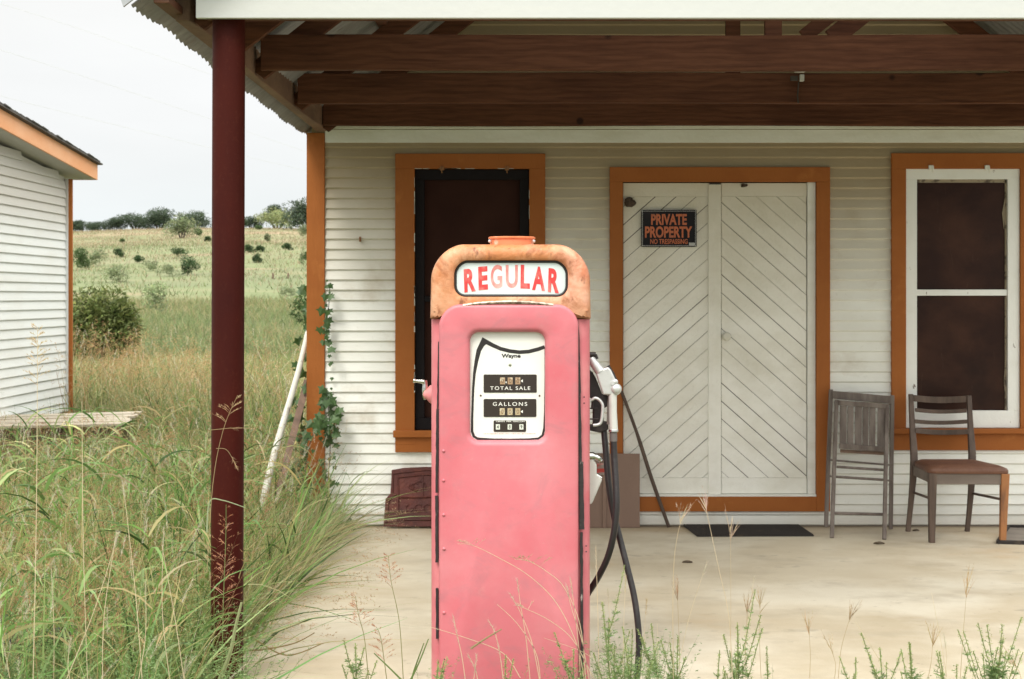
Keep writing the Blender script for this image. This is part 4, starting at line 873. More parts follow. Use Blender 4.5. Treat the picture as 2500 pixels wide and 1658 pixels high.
# crank on the left
b = MB(); q = lambda cx, cy, d: W(1000+cx/2.613, 550+cy/2.613, d)
b.tube(catmull([q(24, 990, 5.50), q(40, 993, 5.50), q(75, 996, 5.50), q(92, 999, 5.5)], 4), [.0085]*4+[.0068]*4+[.009]*5, 12)
b.tube(catmull([q(95, 990, 5.51), q(99, 1030, 5.51), q(97, 1070, 5.51), q(100, 1112, 5.51)], 4), [.010]*4+[.011]*4+[.010]*3+[.007]*2, 10)
b.build('crank_handle', chrome, pump, smooth=60)
b = MB(); c = q(132, 1078, 5.51); b.lathe(c, (-1, 0, 0), [(.040, -.01), (.032, .004), (.02, .014), (.018, .022), (.008, .028)], 20); b.build('crank_hub', pink_side, pump, smooth=50)
# rust scabs along left edge of the cap
for cx_, cy_ in ((150, 378), (146, 440), (141, 500), (150, 395)):
    p = q(cx_+3, cy_, 5.42); b = MB(); b.lathe(p, (-1, 0, .1), [(.012, -.004), (.010, .003), (.003, .006)], 9); b.build('rust_scab', rust, pump, smooth=60)
# nozzle boot and nozzle on the right
T = lambda cx, cy, d=5.50: W(1400+cx/3.136, 800+cy/3.136, d)
black_metal = mat('black_nozzle_boot', (.022, .017, .018), [((.09, .06, .05), 18, (1, 1, .5), .55, .72, .6)], rough=.5, bump=.2)
b = MB(); b.prism([T(*p) for p in ((90, 325), (132, 330), (150, 345), (172, 385), (205, 470), (222, 515), (262, 518), (266, 600), (232, 620), (232, 720), (268, 730), (268, 782), (205, 806), (90, 782), (90, 745), (150, 748), (150, 540), (90, 540))], (0, -.0, 0), (0, .055, 0)); b.build('nozzle_boot', black_metal, pump, bevel=.004)
b = MB(); body = [(170, 352), (205, 318), (262, 296), (282, 318), (318, 392), (322, 440), (346, 440), (356, 462), (354, 500), (330, 514), (222, 510), (196, 430)]
b.prism([T(*p) for p in body], (0, -.040, 0), (0, -.004, 0)); nozo = b.build('nozzle', alu, pump, bevel=.008, segs=3, smooth=45)
b = MB(); b.tube([T(132, 232, 5.475), T(150, 262, 5.475), T(205, 335, 5.475)], [.013, .017, .020], 16); b.build('spout_neck', alu, nozo, smooth=50)
b = MB(); b.tube([T(120, 208, 5.475), T(172, 205, 5.475)], [.011, .009], 10); b.tube([T(168, 205, 5.475), T(182, 240, 5.475)], .006, 8); b.build('hook', blackp, nozo, smooth=50)
b = MB(); b.tube([T(300, 500, 5.475), T(302, 640, 5.475), T(308, 780, 5.475)], [.0165, .0155, .0165], 18); b.build('grip', mat('white_worn_grip', (.66, .66, .64), [((.4, .4, .39), 12, (1, 1, .6), .5, .7, .6)], rough=.35, metal=.3), nozo, smooth=50)
b = MB(); b.tube([T(276, 505, 5.49), T(272, 600, 5.49), T(268, 740, 5.49)], .0075, 10); b.build('grip_spine', mat('grey_brown_spine', (.16, .13, .12), rough=.5), nozo, smooth=50)
b = MB(); b.lathe(T(307, 778, 5.475), (0, 0, -1), [(.018, 0), (.019, .003), (.019, .009), (.015, .011)], 18); b.build('collar', chrome, nozo, smooth=40)
b = MB(); b.tube([T(307, 800, 5.475), T(308, 870, 5.475)], .0142, 14); b.build('hose_sleeve', mat('grey_sleeve', (.13, .115, .11), rough=.6), nozo, smooth=50)
b = MB(); b.tube(catmull([T(264, 292, 5.475), T(285, 330, 5.475), T(310, 390, 5.475), T(330, 420, 5.475)], 3), [.007]*4+[.010]*4+[.008]*2, 10); b.build('valve_lever', blackp, nozo, smooth=50)
b = MB(); b.lathe(T(330, 470, 5.46), (.2, -1, 0), [(.021, -.02), (.021, .0), (.015, .008), (.007, .011)], 18); b.lathe(T(322, 415, 5.46), (.3, -1, 0), [(.010, -.02), (.010, .002), (.005, .006)], 12); b.lathe(T(300, 425, 5.46), (0, -1, 0), [(.008, 0), (.008, .006)], 10); b.build('valve_cap', alu, nozo, smooth=45)
b = MB(); b.tube(catmull([T(138, 556, 5.47), T(165, 540, 5.47), T(196, 552, 5.47), T(222, 590, 5.47), T(222, 650, 5.47), T(212, 720, 5.47), T(190, 742, 5.47), T(150, 748, 5.47)], 6), .0062, 10); b.build('lever_guard', alu, nozo, smooth=60)
b = MB()
for yy_ in (618, 700): b.tube([T(120, yy_, 5.48), T(190, yy_, 5.48)], .003, 6)
b.tube([T(150, 545, 5.48), T(146, 615, 5.48)], .006, 8); b.build('trigger', black_metal, nozo)
# lower bracket
b = MB(); b.prism([T(*p, 5.52) for p in ((100, 985), (135, 980), (165, 1030), (176, 1045), (176, 1118), (196, 1130), (216, 1152), (214, 1168), (148, 1322), (135, 1345), (100, 1345))], (0, -.03, 0), (0, .05, 0)); hb = b.build('hose_bracket', mat('grey_white_bracket', (.60, .62, .58), [((.4, .4, .36), 9, (1, 1, 1), .5, .7, .6)], rough=.4), pump, bevel=.005)
b = MB(); b.tube(catmull([T(110, 985, 5.5), T(150, 985, 5.5), T(190, 998, 5.5), T(212, 1022, 5.5)], 4), [.016]*5+[.013]*5+[.010]*3, 12); b.build('bracket_hook', chrome, hb, smooth=60)
b = MB(); b.tube([T(176, 1128, 5.5), T(215, 1152, 5.5)], .008, 8); b.build('bracket_lip', chrome, hb, smooth=60)
b = MB(); a = T(176, 1045, 5.54); c = T(248, 1128, 5.54); b.box(a.x, c.x, a.y, a.y+.03, c.z, a.z); b.build('meter_plate', mat('red_grey_plate', (.30, .26, .23), [((.5, .03, .02), 14, (.3, 1, 2), .5, .56, .95)], rough=.5), hb, bevel=.003)
# hoses
hose_m = mat('black_rubber_hose', (.020, .0165, .018), [((.075, .055, .055), 30, (1, 1, .3), .6, .74, .6)], rough=.42, bump=.2, bscale=80)
def pxs(l): return [W(x, y, d) for x, y, d in l]
b = MB(); b.tube(catmull(pxs([(1498, 1076, 5.475), (1500, 1120, 5.47), (1504, 1190, 5.45), (1505, 1240, 5.44), (1499, 1300, 5.44), (1484, 1360, 5.46), (1460, 1410, 5.5), (1435, 1450, 5.56), (1420, 1480, 5.62), (1400, 1495, 5.66)]), 8), .0127, 16); b.build('hose', hose_m, pump, smooth=60)
b = MB(); b.tube(catmull(pxs([(1474, 1045, 5.52), (1478, 1090, 5.51), (1486, 1180, 5.5), (1497, 1250, 5.5), (1512, 1310, 5.49), (1530, 1380, 5.47), (1547, 1450, 5.45), (1556, 1510, 5.43), (1560, 1570, 5.42), (1556, 1640, 5.41), (1545, 1700, 5.4)]), 8), .0122, 16); b.build('hose', hose_m, pump, smooth=60)

# ------------------------------------------------------------------ vegetation
GREEN = [(.15, .24, .065), (.21, .31, .095), (.09, .155, .045), (.19, .28, .12), (.045, .08, .025)]
STRAW = [(.52, .43, .22), (.40, .34, .16), (.62, .54, .34), (.30, .26, .11), (.68, .62, .44)]
OLIVE = [(.27, .30, .12), (.33, .33, .15), (.22, .25, .095)]
BROWN = [(.34, .18, .09), (.28, .14, .075), (.40, .24, .12)]
PALE = [(.66, .62, .50), (.60, .55, .42)]
def sn(X, Y, k=1.0, p=0):
    return (np.sin(X*1.7*k+p)+np.sin(Y*1.3*k+1.7*p+X*.6*k)+np.sin((X+Y)*3.1*k+p*2.3)*.6)/2.6
def field_pts(n, d0, d1, xl=1.5, xr=2.6, clump=0, cs=.05):
    m = n*3 if not clump else n//clump*3
    d = np.sqrt(RNG.uniform(d0*d0, d1*d1, m)); lo = -VX/F*d-xl; hi = np.where(d < 9.6, -1.24-0*d, (790-VX)/F*d+xr*np.clip((d-9.6)/6, 0, 1)); X = lo+(hi-lo)*RNG.random(m)
    if clump:
        d = np.repeat(d, clump)+RNG.normal(0, cs, m*clump); X = np.repeat(X, clump)+RNG.normal(0, cs, m*clump)
    ok = ~((X < SX+.05) & (d > 7.9) & (d < 15.7)) & ~((X > LX-.12) & (d > 9.5) & (d < 16)) & ~((X > -1.25) & (d < 9.7)) & (d > d0-.2)
    ok &= ~((X < -3.55) & (d > 12.6) & (d < 14.8) & (X > -12))
    X, d = X[ok][:n], d[ok][:n]
    return np.stack([X, d-DW, terr(X, d)-.01], 1), d
def dirs(n, lean, bias=(0, 0)):
    a = RNG.uniform(0, 2*math.pi, n); l = np.abs(RNG.normal(0, lean, n)); return unit(np.stack([np.cos(a)*l+bias[0], np.sin(a)*l+bias[1], np.ones(n)], 1)), a
def droop(n, a, amt, grav):
    k = np.abs(RNG.normal(amt, amt*.6, n)); return np.stack([np.cos(a)*k, np.sin(a)*k, -k*grav], 1)
def on_stalk(B, D, L, Bd, t): return B+D*(L*t)[:, None]+Bd*(L*t*t)[:, None]
def panicles(B, D, L, Bd, pal, k=16, t0=.72, bl=.07, w=.0035, up=.7):
    n = len(B); i = np.repeat(np.arange(n), k); t = t0+(1-t0)*RNG.random(n*k); P = on_stalk(B[i], D[i], L[i], Bd[i], t)
    a = RNG.uniform(0, 2*math.pi, n*k); d_ = unit(np.stack([np.cos(a), np.sin(a), np.full(n*k, up)], 1)+D[i]*.3)
    ln = bl*(1.15-(t-t0)/(1-t0)*.8)*RNG.uniform(.6, 1.3, n*k); bd = np.stack([np.cos(a)*.1, np.sin(a)*.1, -np.full(n*k, .35)], 1)
    out = [blades(P, d_, ln, np.full(n*k, w*.35), bd, 2, pick(pal, n*k))]
    kk = 4; j = np.repeat(np.arange(n*k), kk); tt = RNG.uniform(.25, 1, n*k*kk); Q = P[j]+d_[j]*(ln[j]*tt)[:, None]+bd[j]*(ln[j]*tt*tt)[:, None]
    out.append(blades(Q, unit(d_[j]+RNG.normal(0, .5, (len(j), 3))), RNG.uniform(.006, .013, len(j)), np.full(len(j), w), np.zeros((len(j), 3)), 1, pick(pal, len(j))))
    return out
def fluffy(B, D, L, Bd, k=70, hl=.09, w=.0016, pal=PALE, sp=.45):
    n = len(B); i = np.repeat(np.arange(n), k); f = 1-hl/L; t = f[i]+(1-f[i])*RNG.random(n*k); P = on_stalk(B[i], D[i], L[i], Bd[i], t)
    d_ = unit(D[i]+2*Bd[i]*t[:, None]+RNG.normal(0, sp, (n*k, 3))); return [blades(P, d_, RNG.uniform(.010, .024, n*k), np.full(n*k, w), np.zeros((n*k, 3)), 1, pick(pal, n*k, var=.1))]

parts = []
# near clumps of fine grass
B, d = field_pts(17000, 4.25, 9.4, 1.2, clump=16, cs=.05); n = len(B); D, a = dirs(n, .30); hh = (.56+.14*sn(B[:, 0], B[:, 1]))*RNG.uniform(.45, 1.25, n)
mix_ = sn(B[:, 0], B[:, 1], 1.6, 2); c1 = pick(GREEN+OLIVE, n); c2_ = pick(STRAW+OLIVE, n); sel = (RNG.random(n) < np.clip(.38+.35*mix_, .08, .85))[:, None]; col = np.where(sel, c2_, c1)
parts.append(blades(B, D, hh, RNG.uniform(.003, .0075, n), droop(n, a, .28, .5), 4, col, tipc=np.clip(col*1.25+np.array([.06, .03, 0]), 0, .8)))
# broad green blades
B, d = field_pts(8200, 4.35, 10.5, 1.2, clump=5, cs=.03); n = len(B); D, a = dirs(n, .34); hh = RNG.uniform(.35, .95, n)
col = pick([(.16, .31, .07), (.22, .38, .12), (.11, .22, .05), (.31, .42, .17), (.05, .10, .025)], n); tip = np.where((RNG.random(n) < .25)[:, None], np.array([[.55, .45, .22]]), col*1.15)
parts.append(blades(B, D, hh, RNG.uniform(.006, .018, n), droop(n, a, .45, .8), 6, col, tipc=tip, power=2.2))
# leafy grass stems with arching leaves
B, d = field_pts(430, 4.4, 11, 1.2); n = len(B); D, a = dirs(n, .15); L = RNG.uniform(.45, .95, n); Bd = droop(n, a, .1, .2)
parts.append(blades(B, D, L, np.full(n, .005), Bd, 4, pick(GREEN, n)))
i = np.repeat(np.arange(n), 7); t = RNG.uniform(.12, .95, n*7); P_ = on_stalk(B[i], D[i], L[i], Bd[i], t); a = RNG.uniform(0, 2*math.pi, n*7); D = unit(np.stack([np.cos(a)*.75, np.sin(a)*.75, np.ones(n*7)], 1))
k_ = RNG.uniform(.3, .8, n*7); parts.append(blades(P_, D, RNG.uniform(.2, .48, n*7), RNG.uniform(.006, .018, n*7), np.stack([np.cos(a)*k_*.5, np.sin(a)*k_*.5, -k_*1.3], 1), 6, pick([(.18, .29, .08), (.24, .35, .12), (.13, .23, .06), (.32, .39, .16), (.07, .13, .035), (.50, .45, .22)], n*7), power=2.4))
# brown seed panicles and pale fluffy heads
B, d = field_pts(900, 4.5, 9.3, 1.2); n = len(B); D, a = dirs(n, .16); L = RNG.uniform(.6, 1.0, n); Bd = droop(n, a, .12, .4)
parts.append(blades(B, D, L, np.full(n, .0026), Bd, 5, pick(OLIVE+BROWN, n))); parts += panicles(B, D, L, Bd, BROWN+[(.5, .3, .16)], k=13)
B, d = field_pts(520, 4.4, 9.3, 1.2); n = len(B); D, a = dirs(n, .2); L = RNG.uniform(.5, .95, n); Bd = droop(n, a, .15, .4)
parts.append(blades(B, D, L, np.full(n, .0022), Bd, 5, pick(STRAW, n))); parts += fluffy(B, D, L, Bd)
# middle distance
def hmid(d): return np.interp(d, [9, 12, 14.8, 17, 24, 32], [.62, .52, .75, 1.0, .75, .4])
B, d = field_pts(24000, 9.2, 17, 1.5, clump=12, cs=.09); n = len(B); D, a = dirs(n, .34); hh = hmid(d)*RNG.uniform(.45, 1.25, n)*(1+.25*sn(B[:, 0], B[:, 1], 1.1, 1))
mix_ = sn(B[:, 0], B[:, 1], 1.2, 4); col = np.where((RNG.random(n) < np.clip(.38+.35*mix_, .08, .85))[:, None], pick(STRAW+OLIVE+OLIVE+BROWN[:1], n), pick(GREEN+OLIVE, n))
parts.append(blades(B, D, hh, RNG.uniform(.006, .017, n), droop(n, a, .42, .7), 4, col))
B, d = field_pts(900, 9.3, 20, 1.5); n = len(B); D, a = dirs(n, .18); L = hmid(d)*RNG.uniform(1.0, 1.55, n); Bd = droop(n, a, .14, .4)
parts.append(blades(B, D, L, np.full(n, .004), Bd, 4, pick(OLIVE+BROWN, n))); parts += panicles(B, D, L, Bd, BROWN+[(.52, .34, .2)], k=9, w=.006)
B, d = field_pts(420, 9.3, 20, 1.5); n = len(B); D, a = dirs(n, .18); L = hmid(d)*RNG.uniform(1.0, 1.5, n); Bd = droop(n, a, .14, .4)
parts.append(blades(B, D, L, np.full(n, .0035), Bd, 4, pick(STRAW, n))); parts += fluffy(B, D, L, Bd, k=36, w=.004)
B, d = field_pts(300, 10, 18, 1.5); k_ = B[:, 0] < -1.9; B = B[k_]; d = d[k_]; n = len(B); D, a = dirs(n, .2); L = hmid(d)*RNG.uniform(1.0, 1.5, n); Bd = droop(n, a, .2, .5)
parts.append(blades(B, D, L, np.full(n, .005), Bd, 4, pick(STRAW+BROWN, n))); parts += panicles(B, D, L, Bd, [(.50, .30, .14), (.42, .22, .10), (.58, .42, .22)], k=15, w=.007, bl=.09)
m_ = 300; d = RNG.uniform(14.6, 19.5, m_); X = (RNG.uniform(165, 560, m_)-VX)/F*d; ok = ~((X < SX+.1) & (d < 15.8)); X = X[ok]; d = d[ok]; n = len(X); B = np.stack([X, d-DW, terr(X, d)], 1); D, a = dirs(n, .2); L = RNG.uniform(.8, 1.45, n)*np.interp(X/d, [-.33, -.25, -.2], [1.05, .9, .75]); Bd = droop(n, a, .2, .5)
parts.append(blades(B, D, L, np.full(n, .006), Bd, 4, pick(STRAW+BROWN+GREEN, n))); parts += panicles(B, D, L, Bd, [(.50, .32, .15), (.44, .25, .11), (.60, .46, .25)], k=14, w=.009, bl=.11)
B, d = field_pts(36000, 17, 36, 2, clump=14, cs=.16); n = len(B); D, a = dirs(n, .28); hh = hmid(d)*RNG.uniform(.4, 1.1, n)*(1+.25*sn(B[:, 0], B[:, 1], .5, 1))
mix_ = sn(B[:, 0], B[:, 1], .6, 4); col = np.where((RNG.random(n) < np.clip(.42+.4*mix_, .08, .92))[:, None], pick(STRAW+OLIVE+BROWN[:1], n), pick(GREEN+OLIVE, n))
parts.append(blades(B, D, hh, RNG.uniform(.010, .024, n), droop(n, a, .4, .7), 3, col))
g = npmesh('tall_grass', parts, grass_m); setp(g, 'dense tall green and straw grass filling the ground left of the porch', 'grass', kind='stuff')
# far rough grass
parts = []
B, d = field_pts(46000, 33, 82, 4, 4, clump=12, cs=.4); n = len(B); D, a = dirs(n, .3); mix_ = sn(B[:, 0], B[:, 1], .2, 3)+(d-55)/40
col = np.where((RNG.random(n) < np.clip(.30+.35*mix_, .05, .95))[:, None], pick([(.30, .28, .14), (.25, .25, .12), (.34, .29, .16)], n), pick([(.17, .22, .095), (.22, .26, .12), (.13, .17, .07)], n))
parts.append(blades(B, D, RNG.uniform(.25, .75, n), RNG.uniform(.02, .05, n), droop(n, a, .3, .6), 2, col))
B, d = field_pts(52000, 80, 330, 8, 12, clump=10, cs=1.1); n = len(B); D, a = dirs(n, .3); mix_ = sn(B[:, 0], B[:, 1], .06, 3)
col = np.where((RNG.random(n) < np.clip(.22+.3*mix_+(d-80)/300, .05, .92))[:, None], pick([(.31, .26, .155), (.26, .22, .13), (.35, .30, .19), (.27, .19, .13)], n), pick([(.16, .20, .09), (.20, .24, .11), (.12, .155, .065)], n))
parts.append(blades(B, D, RNG.uniform(.2, .6, n), RNG.uniform(.06, .16, n), droop(n, a, .3, .6), 1, col))
g = npmesh('pasture_grass', parts, grass_m); setp(g, 'rough pasture grass spread over the far field and hillside', 'grass', kind='stuff')

# straw-coloured bunch grass leaning over the slab edge
parts = []
m = 230; d = RNG.uniform(6.1, 9.3, m); X = -1.34-np.abs(RNG.normal(.02, .22, m)); kk = 30
B = np.stack([np.repeat(X, kk)+RNG.normal(0, .035, m*kk), np.repeat(d-DW, kk)+RNG.normal(0, .04, m*kk), np.full(m*kk, -.10)], 1); n = len(B)
cl = np.repeat(RNG.uniform(-.25, .45, m), kk); D = unit(np.stack([cl+RNG.normal(.0, .30, n), RNG.normal(-.05, .36, n), np.ones(n)], 1)); L = np.repeat(RNG.uniform(.34, .62, m)*np.interp(d, [6, 9.3], [.72, 1.05]), kk)*RNG.uniform(.6, 1.15, n)
Bd = np.stack([RNG.normal(.20, .22, n), RNG.normal(-.03, .2, n), -np.abs(RNG.normal(.20, .14, n))], 1)
col = pick([(.13, .22, .06), (.18, .27, .09), (.08, .14, .04), (.50, .44, .24), (.60, .54, .35), (.28, .31, .14)], n)
parts.append(blades(B, D, L, RNG.uniform(.0025, .0055, n), Bd, 5, col, tipc=np.clip(pick([(.62, .54, .36), (.54, .44, .27), (.4, .4, .22)], n), 0, .8)))
m = 170; d = RNG.uniform(6.0, 9.4, m); B = np.stack([-1.2-np.abs(RNG.normal(0, .1, m)), d-DW, np.full(m, -.02)], 1); D = unit(np.stack([RNG.uniform(.2, 1.4, m), RNG.normal(-.2, .4, m), np.full(m, .8)], 1)); L = RNG.uniform(.25, .6, m); Bd = np.stack([RNG.uniform(.1, .3, m), RNG.normal(0, .1, m), -RNG.uniform(.2, .5, m)], 1)
parts.append(blades(B, D, L, np.full(m, .0022), Bd, 5, pick(STRAW, m))); parts += panicles(B, D, L, Bd, [(.55, .42, .26), (.5, .33, .2)], k=7, bl=.03)
g = npmesh('bunch_grass', parts, grass_m); setp(g, 'fine straw-tipped bunch grass leaning over the left edge of the concrete', 'grass', kind='stuff')

# low feathery green weeds at the lower left and along the slab's front edge
def feather(B, D, L, Bd, pal, k=18, ll=.035, w=.004, t0=.15):
    n = len(B); out = [blades(B, D, L, np.full(n, .0035), Bd, 4, pick([(.16, .24, .08), (.2, .26, .1)], n))]
    i = np.repeat(np.arange(n), k); t = t0+(1-t0)*RNG.random(n*k); P = on_stalk(B[i], D[i], L[i], Bd[i], t); a = RNG.uniform(0, 2*math.pi, n*k)
    d_ = unit(np.stack([np.cos(a), np.sin(a), RNG.uniform(.1, .8, n*k)], 1)); ln = ll*(1.3-t)*RNG.uniform(.6, 1.4, n*k)
    out.append(blades(P, d_, ln, np.full(n*k, w), np.stack([0*a, 0*a, -.3+0*a], 1), 2, pick(pal, n*k)))
    kk = 3; j = np.repeat(np.arange(n*k), kk); tt = RNG.uniform(.2, .8, len(j)); Q = P[j]+d_[j]*(ln[j]*tt)[:, None]
    out.append(blades(Q, unit(d_[j]+RNG.normal(0, .8, (len(j), 3))), ln[j]*.5, np.full(len(j), w*.8), np.zeros((len(j), 3)), 1, pick(pal, len(j))))
    return out
WEED = [(.18, .29, .10), (.23, .35, .14), (.14, .23, .08), (.28, .38, .17)]
parts = []
m = 700; d = RNG.uniform(4.35, 5.35, m); X = RNG.uniform(-2.7, -1.02, m); X = X[:]; B = np.stack([X, d-DW, np.full(m, -.12)], 1); D, a = dirs(m, .3); L = RNG.uniform(.38, .68, m)*np.interp(d, [4.3, 5.4], [.9, 1.05])
parts += feather(B, D, L, droop(m, a, .1, .2), WEED, k=26)
m = 260; X = np.concatenate([RNG.normal(.36, .09, 150), RNG.uniform(-.4, 1.9, 110)]); d = RNG.uniform(4.75, 5.2, m); B = np.stack([X, d-DW, np.full(m, -.12)], 1); D, a = dirs(m, .25); L = np.where(np.abs(X-.36) < .17, RNG.uniform(.32, .52, m), RNG.uniform(.24, .38, m))
parts += feather(B, D, L, droop(m, a, .1, .2), WEED, k=22)
g = npmesh('ground_weeds', parts, leaf_m); setp(g, 'low feathery green weeds covering the ground along the bottom edge', 'weeds', kind='stuff')

# scattered thin stalks in front of the pump and slab: one mass of grass
def stalk(pts, col, w=.0031, head=None, hl=.08, pal=PALE, k=60, branches=None):
    """pts: (px, py, depth) list from foot to tip"""
    cc = [np.array(p) for p in catmull([W(*p) for p in pts], 8)]; out = []
    for i in range(len(cc)-1):
        v = cc[i+1]-cc[i]; L_ = np.linalg.norm(v); ww = w*(1-.55*i/len(cc))
        B = cc[i][None]; D = (v/L_)[None]; U_ = np.cross(D, np.array([[0, 1., 0]])); U_ /= np.linalg.norm(U_)+1e-9
        for e_ in (U_, np.cross(D, U_)):
            q0, q1 = cc[i], cc[i+1]; V = np.array([q0-e_[0]*ww/2, q0+e_[0]*ww/2, q1+e_[0]*ww/2, q1-e_[0]*ww/2]); out.append((V, np.array([[0, 1, 2, 3]]), np.tile(np.array(col)[None], (4, 1))))
    seg = np.array([np.linalg.norm(cc[i+1]-cc[i]) for i in range(len(cc)-1)]); cum = np.concatenate([[0], np.cumsum(seg)]); T_ = cum[-1]
    def pos(s): 
        j = np.clip(np.searchsorted(cum, s)-1, 0, len(seg)-1); f = ((s-cum[j])/seg[j])[:, None]; A = np.array(cc); return A[j]*(1-f)+A[j+1]*f, unit(A[j+1]-A[j])
    if head == 'fluffy':
        s = T_-hl*RNG.random(k); P, D = pos(s); out.append(blades(P, unit(D+RNG.normal(0, .33, (k, 3))), RNG.uniform(.008, .02, k), np.full(k, .0017), np.zeros((k, 3)), 1, pick(pal, k, var=.1)))
    if head == 'awns':
        m_ = 7; s = T_-hl*RNG.random(m_)*.6; P, D = pos(s); D2 = unit(D+RNG.normal(0, .22, (m_, 3))); L2 = RNG.uniform(.05, .10, m_)
        out.append(blades(P, D2, L2, np.full(m_, .0028), RNG.normal(0, .1, (m_, 3)), 3, pick(pal, m_)))
        j = np.repeat(np.arange(m_), 12); tt = RNG.random(len(j)); Q = P[j]+D2[j]*(L2[j]*tt)[:, None]; out.append(blades(Q, unit(D2[j]+RNG.normal(0, .3, (len(j), 3))), np.full(len(j), .011), np.full(len(j), .0018), np.zeros((len(j), 3)), 1, pick(pal, len(j))))
    if head == 'panicle':
        s = T_-hl*RNG.random(k//3); P, D = pos(s); m_ = len(s); a = np.where(RNG.random(m_) < .5, 0, math.pi)+RNG.normal(0, .7, m_)
        fr_ = (T_-s)/hl; D2 = unit(np.stack([np.cos(a), np.sin(a)*.6, np.full(m_, .75)], 1)+D*.2); L2 = (.022+.05*fr_)*RNG.uniform(.7, 1.25, m_); bd = np.stack([0*a, 0*a, np.full(m_, -.3)], 1)
        out.append(blades(P, D2, L2, np.full(m_, .0014), bd, 3, pick(pal, m_)))
        j = np.repeat(np.arange(m_), 9); tt = RNG.uniform(.3, 1, len(j)); Q = P[j]+D2[j]*(L2[j]*tt)[:, None]+bd[j]*(L2[j]*tt*tt)[:, None]
        out.append(blades(Q, unit(D2[j]+RNG.normal(0, .35, (len(j), 3))), RNG.uniform(.007, .012, len(j)), np.full(len(j), .0030), np.zeros((len(j), 3)), 1, pick(pal, len(j))))
    return out
def K2(cx, cy, d=5.05): return (1000+cx/2.81, 1100+cy/2.81, d)
def K6(cx, cy, d=5.0): return (1400+cx/2.15, 1150+cy/2.15, d)
ST = (.74, .64, .46); parts = []
RB = [(.50, .24, .13), (.42, .18, .10), (.58, .34, .2)]
parts += stalk([K2(1200, 1600), K2(1150, 1340), K2(1010, 1050), K2(820, 860), K2(600, 730), K2(430, 650), K2(330, 640)], ST, head='panicle', hl=.09, pal=[(.55, .42, .3)], k=24)
parts += stalk([K2(1210, 1600), K2(1170, 1200), K2(1060, 940), K2(940, 830), K2(820, 760), K2(720, 745)], ST, head='panicle', hl=.10, pal=[(.45, .36, .22)], k=40)
parts += stalk([K2(830, 1620), K2(800, 1300), K2(760, 1050), K2(738, 885)], ST, head='fluffy', hl=.05)
parts += stalk([K2(900, 1620), K2(840, 1320), K2(760, 1110), K2(690, 985)], ST, head='fluffy', hl=.05)
parts += stalk([K2(1175, 1620), K2(1160, 1350), K2(1130, 1080), K2(1104, 885)], ST, head='fluffy', hl=.055)
parts += stalk([K2(1240, 1620), K2(1180, 1300), K2(1110, 1080), K2(1078, 930)], ST, head='fluffy', hl=.045)
parts += stalk([K2(390, 1640), K2(360, 1420), K2(320, 1240), K2(300, 1140)], ST, head='fluffy', hl=.10, k=90)
parts += stalk([K2(650, 1640), K2(620, 1400), K2(585, 1250), K2(540, 1165)], ST, head='fluffy', hl=.16, k=110)
parts += stalk([K2(480, 1640), K2(450, 1500), K2(400, 1400)], ST, head='fluffy', hl=.08, k=80)
parts += stalk([K2(430, 1640), K2(450, 1500), K2(460, 1400)], ST, head='fluffy', hl=.07, k=80)
parts += stalk([K2(900, 1640), K2(870, 1400), K2(740, 1190), K2(600, 1055)], ST)
parts += stalk([K2(1260, 1560), K2(1120, 1300), K2(950, 1160), K2(760, 1070)], ST, head='panicle', hl=.05, pal=[(.6, .5, .36)], k=20)
parts += stalk([K2(760, 1560), K2(640, 1390), K2(400, 1290), K2(140, 1210)], ST)
parts += stalk([K2(1250, 1420), K2(1150, 1365), K2(920, 1285)], ST, w=.002)
parts += stalk([K2(1300, 1600, 5.1), K2(1292, 1130, 5.1), K2(1277, 660, 5.1)], ST, head='fluffy', hl=.09, k=60)
parts += stalk([K2(420, 1360), K2(440, 1345), K2(530, 1285), K2(632, 1225)], (.40, .36, .2), w=.009)
for (a, c_, hd, pl_) in (((540, 1090), (700, 480), 'fluffy', PALE), ((560, 1090), (545, 640), 'awns', [(.45, .3, .18)]), ((390, 1090), (385, 680), 'fluffy', [(.5, .38, .2)]), ((985, 1090), (980, 700), 'awns', [(.5, .36, .2)]), ((905, 1090), (912, 740), 'awns', [(.42, .3, .17)]),
        ((890, 1080), (948, 560), 'fluffy', PALE), ((1240, 1090), (1235, 820), 'awns', [(.5, .36, .2)]), ((1390, 1090), (1455, 760), 'awns', [(.36, .25, .13)]), ((1370, 1095), (1350, 930), 'awns', [(.55, .42, .26)]), ((1860, 1095), (1885, 900), 'awns', [(.5, .35, .18)]), ((2030, 1095), (2065, 620), 'awns', [(.5, .34, .18)]), ((1960, 1080), (1880, 640), None, PALE),
        ((1950, 1095), (1945, 860), 'fluffy', PALE), ((2350, 1095), (2300, 1000), 'awns', [(.5, .36, .2)]), ((190, 1090), (180, 620), 'fluffy', PALE), ((260, 1090), (275, 560), 'fluffy', [(.6, .52, .3)]), ((440, 1090), (440, 800), None, PALE), ((1640, 1050), (1480, 790), None, PALE)):
    mx_ = ((a[0]+c_[0])/2+random.uniform(-20, 20), (a[1]+c_[1])/2); dd_ = random.uniform(4.95, 5.25); parts += stalk([K6(*a, dd_), K6(*mx_, dd_), K6(*c_, dd_)], ST if hd != 'awns' else (.5, .38, .22), w=.0019, head=hd, pal=pl_, hl=.055)
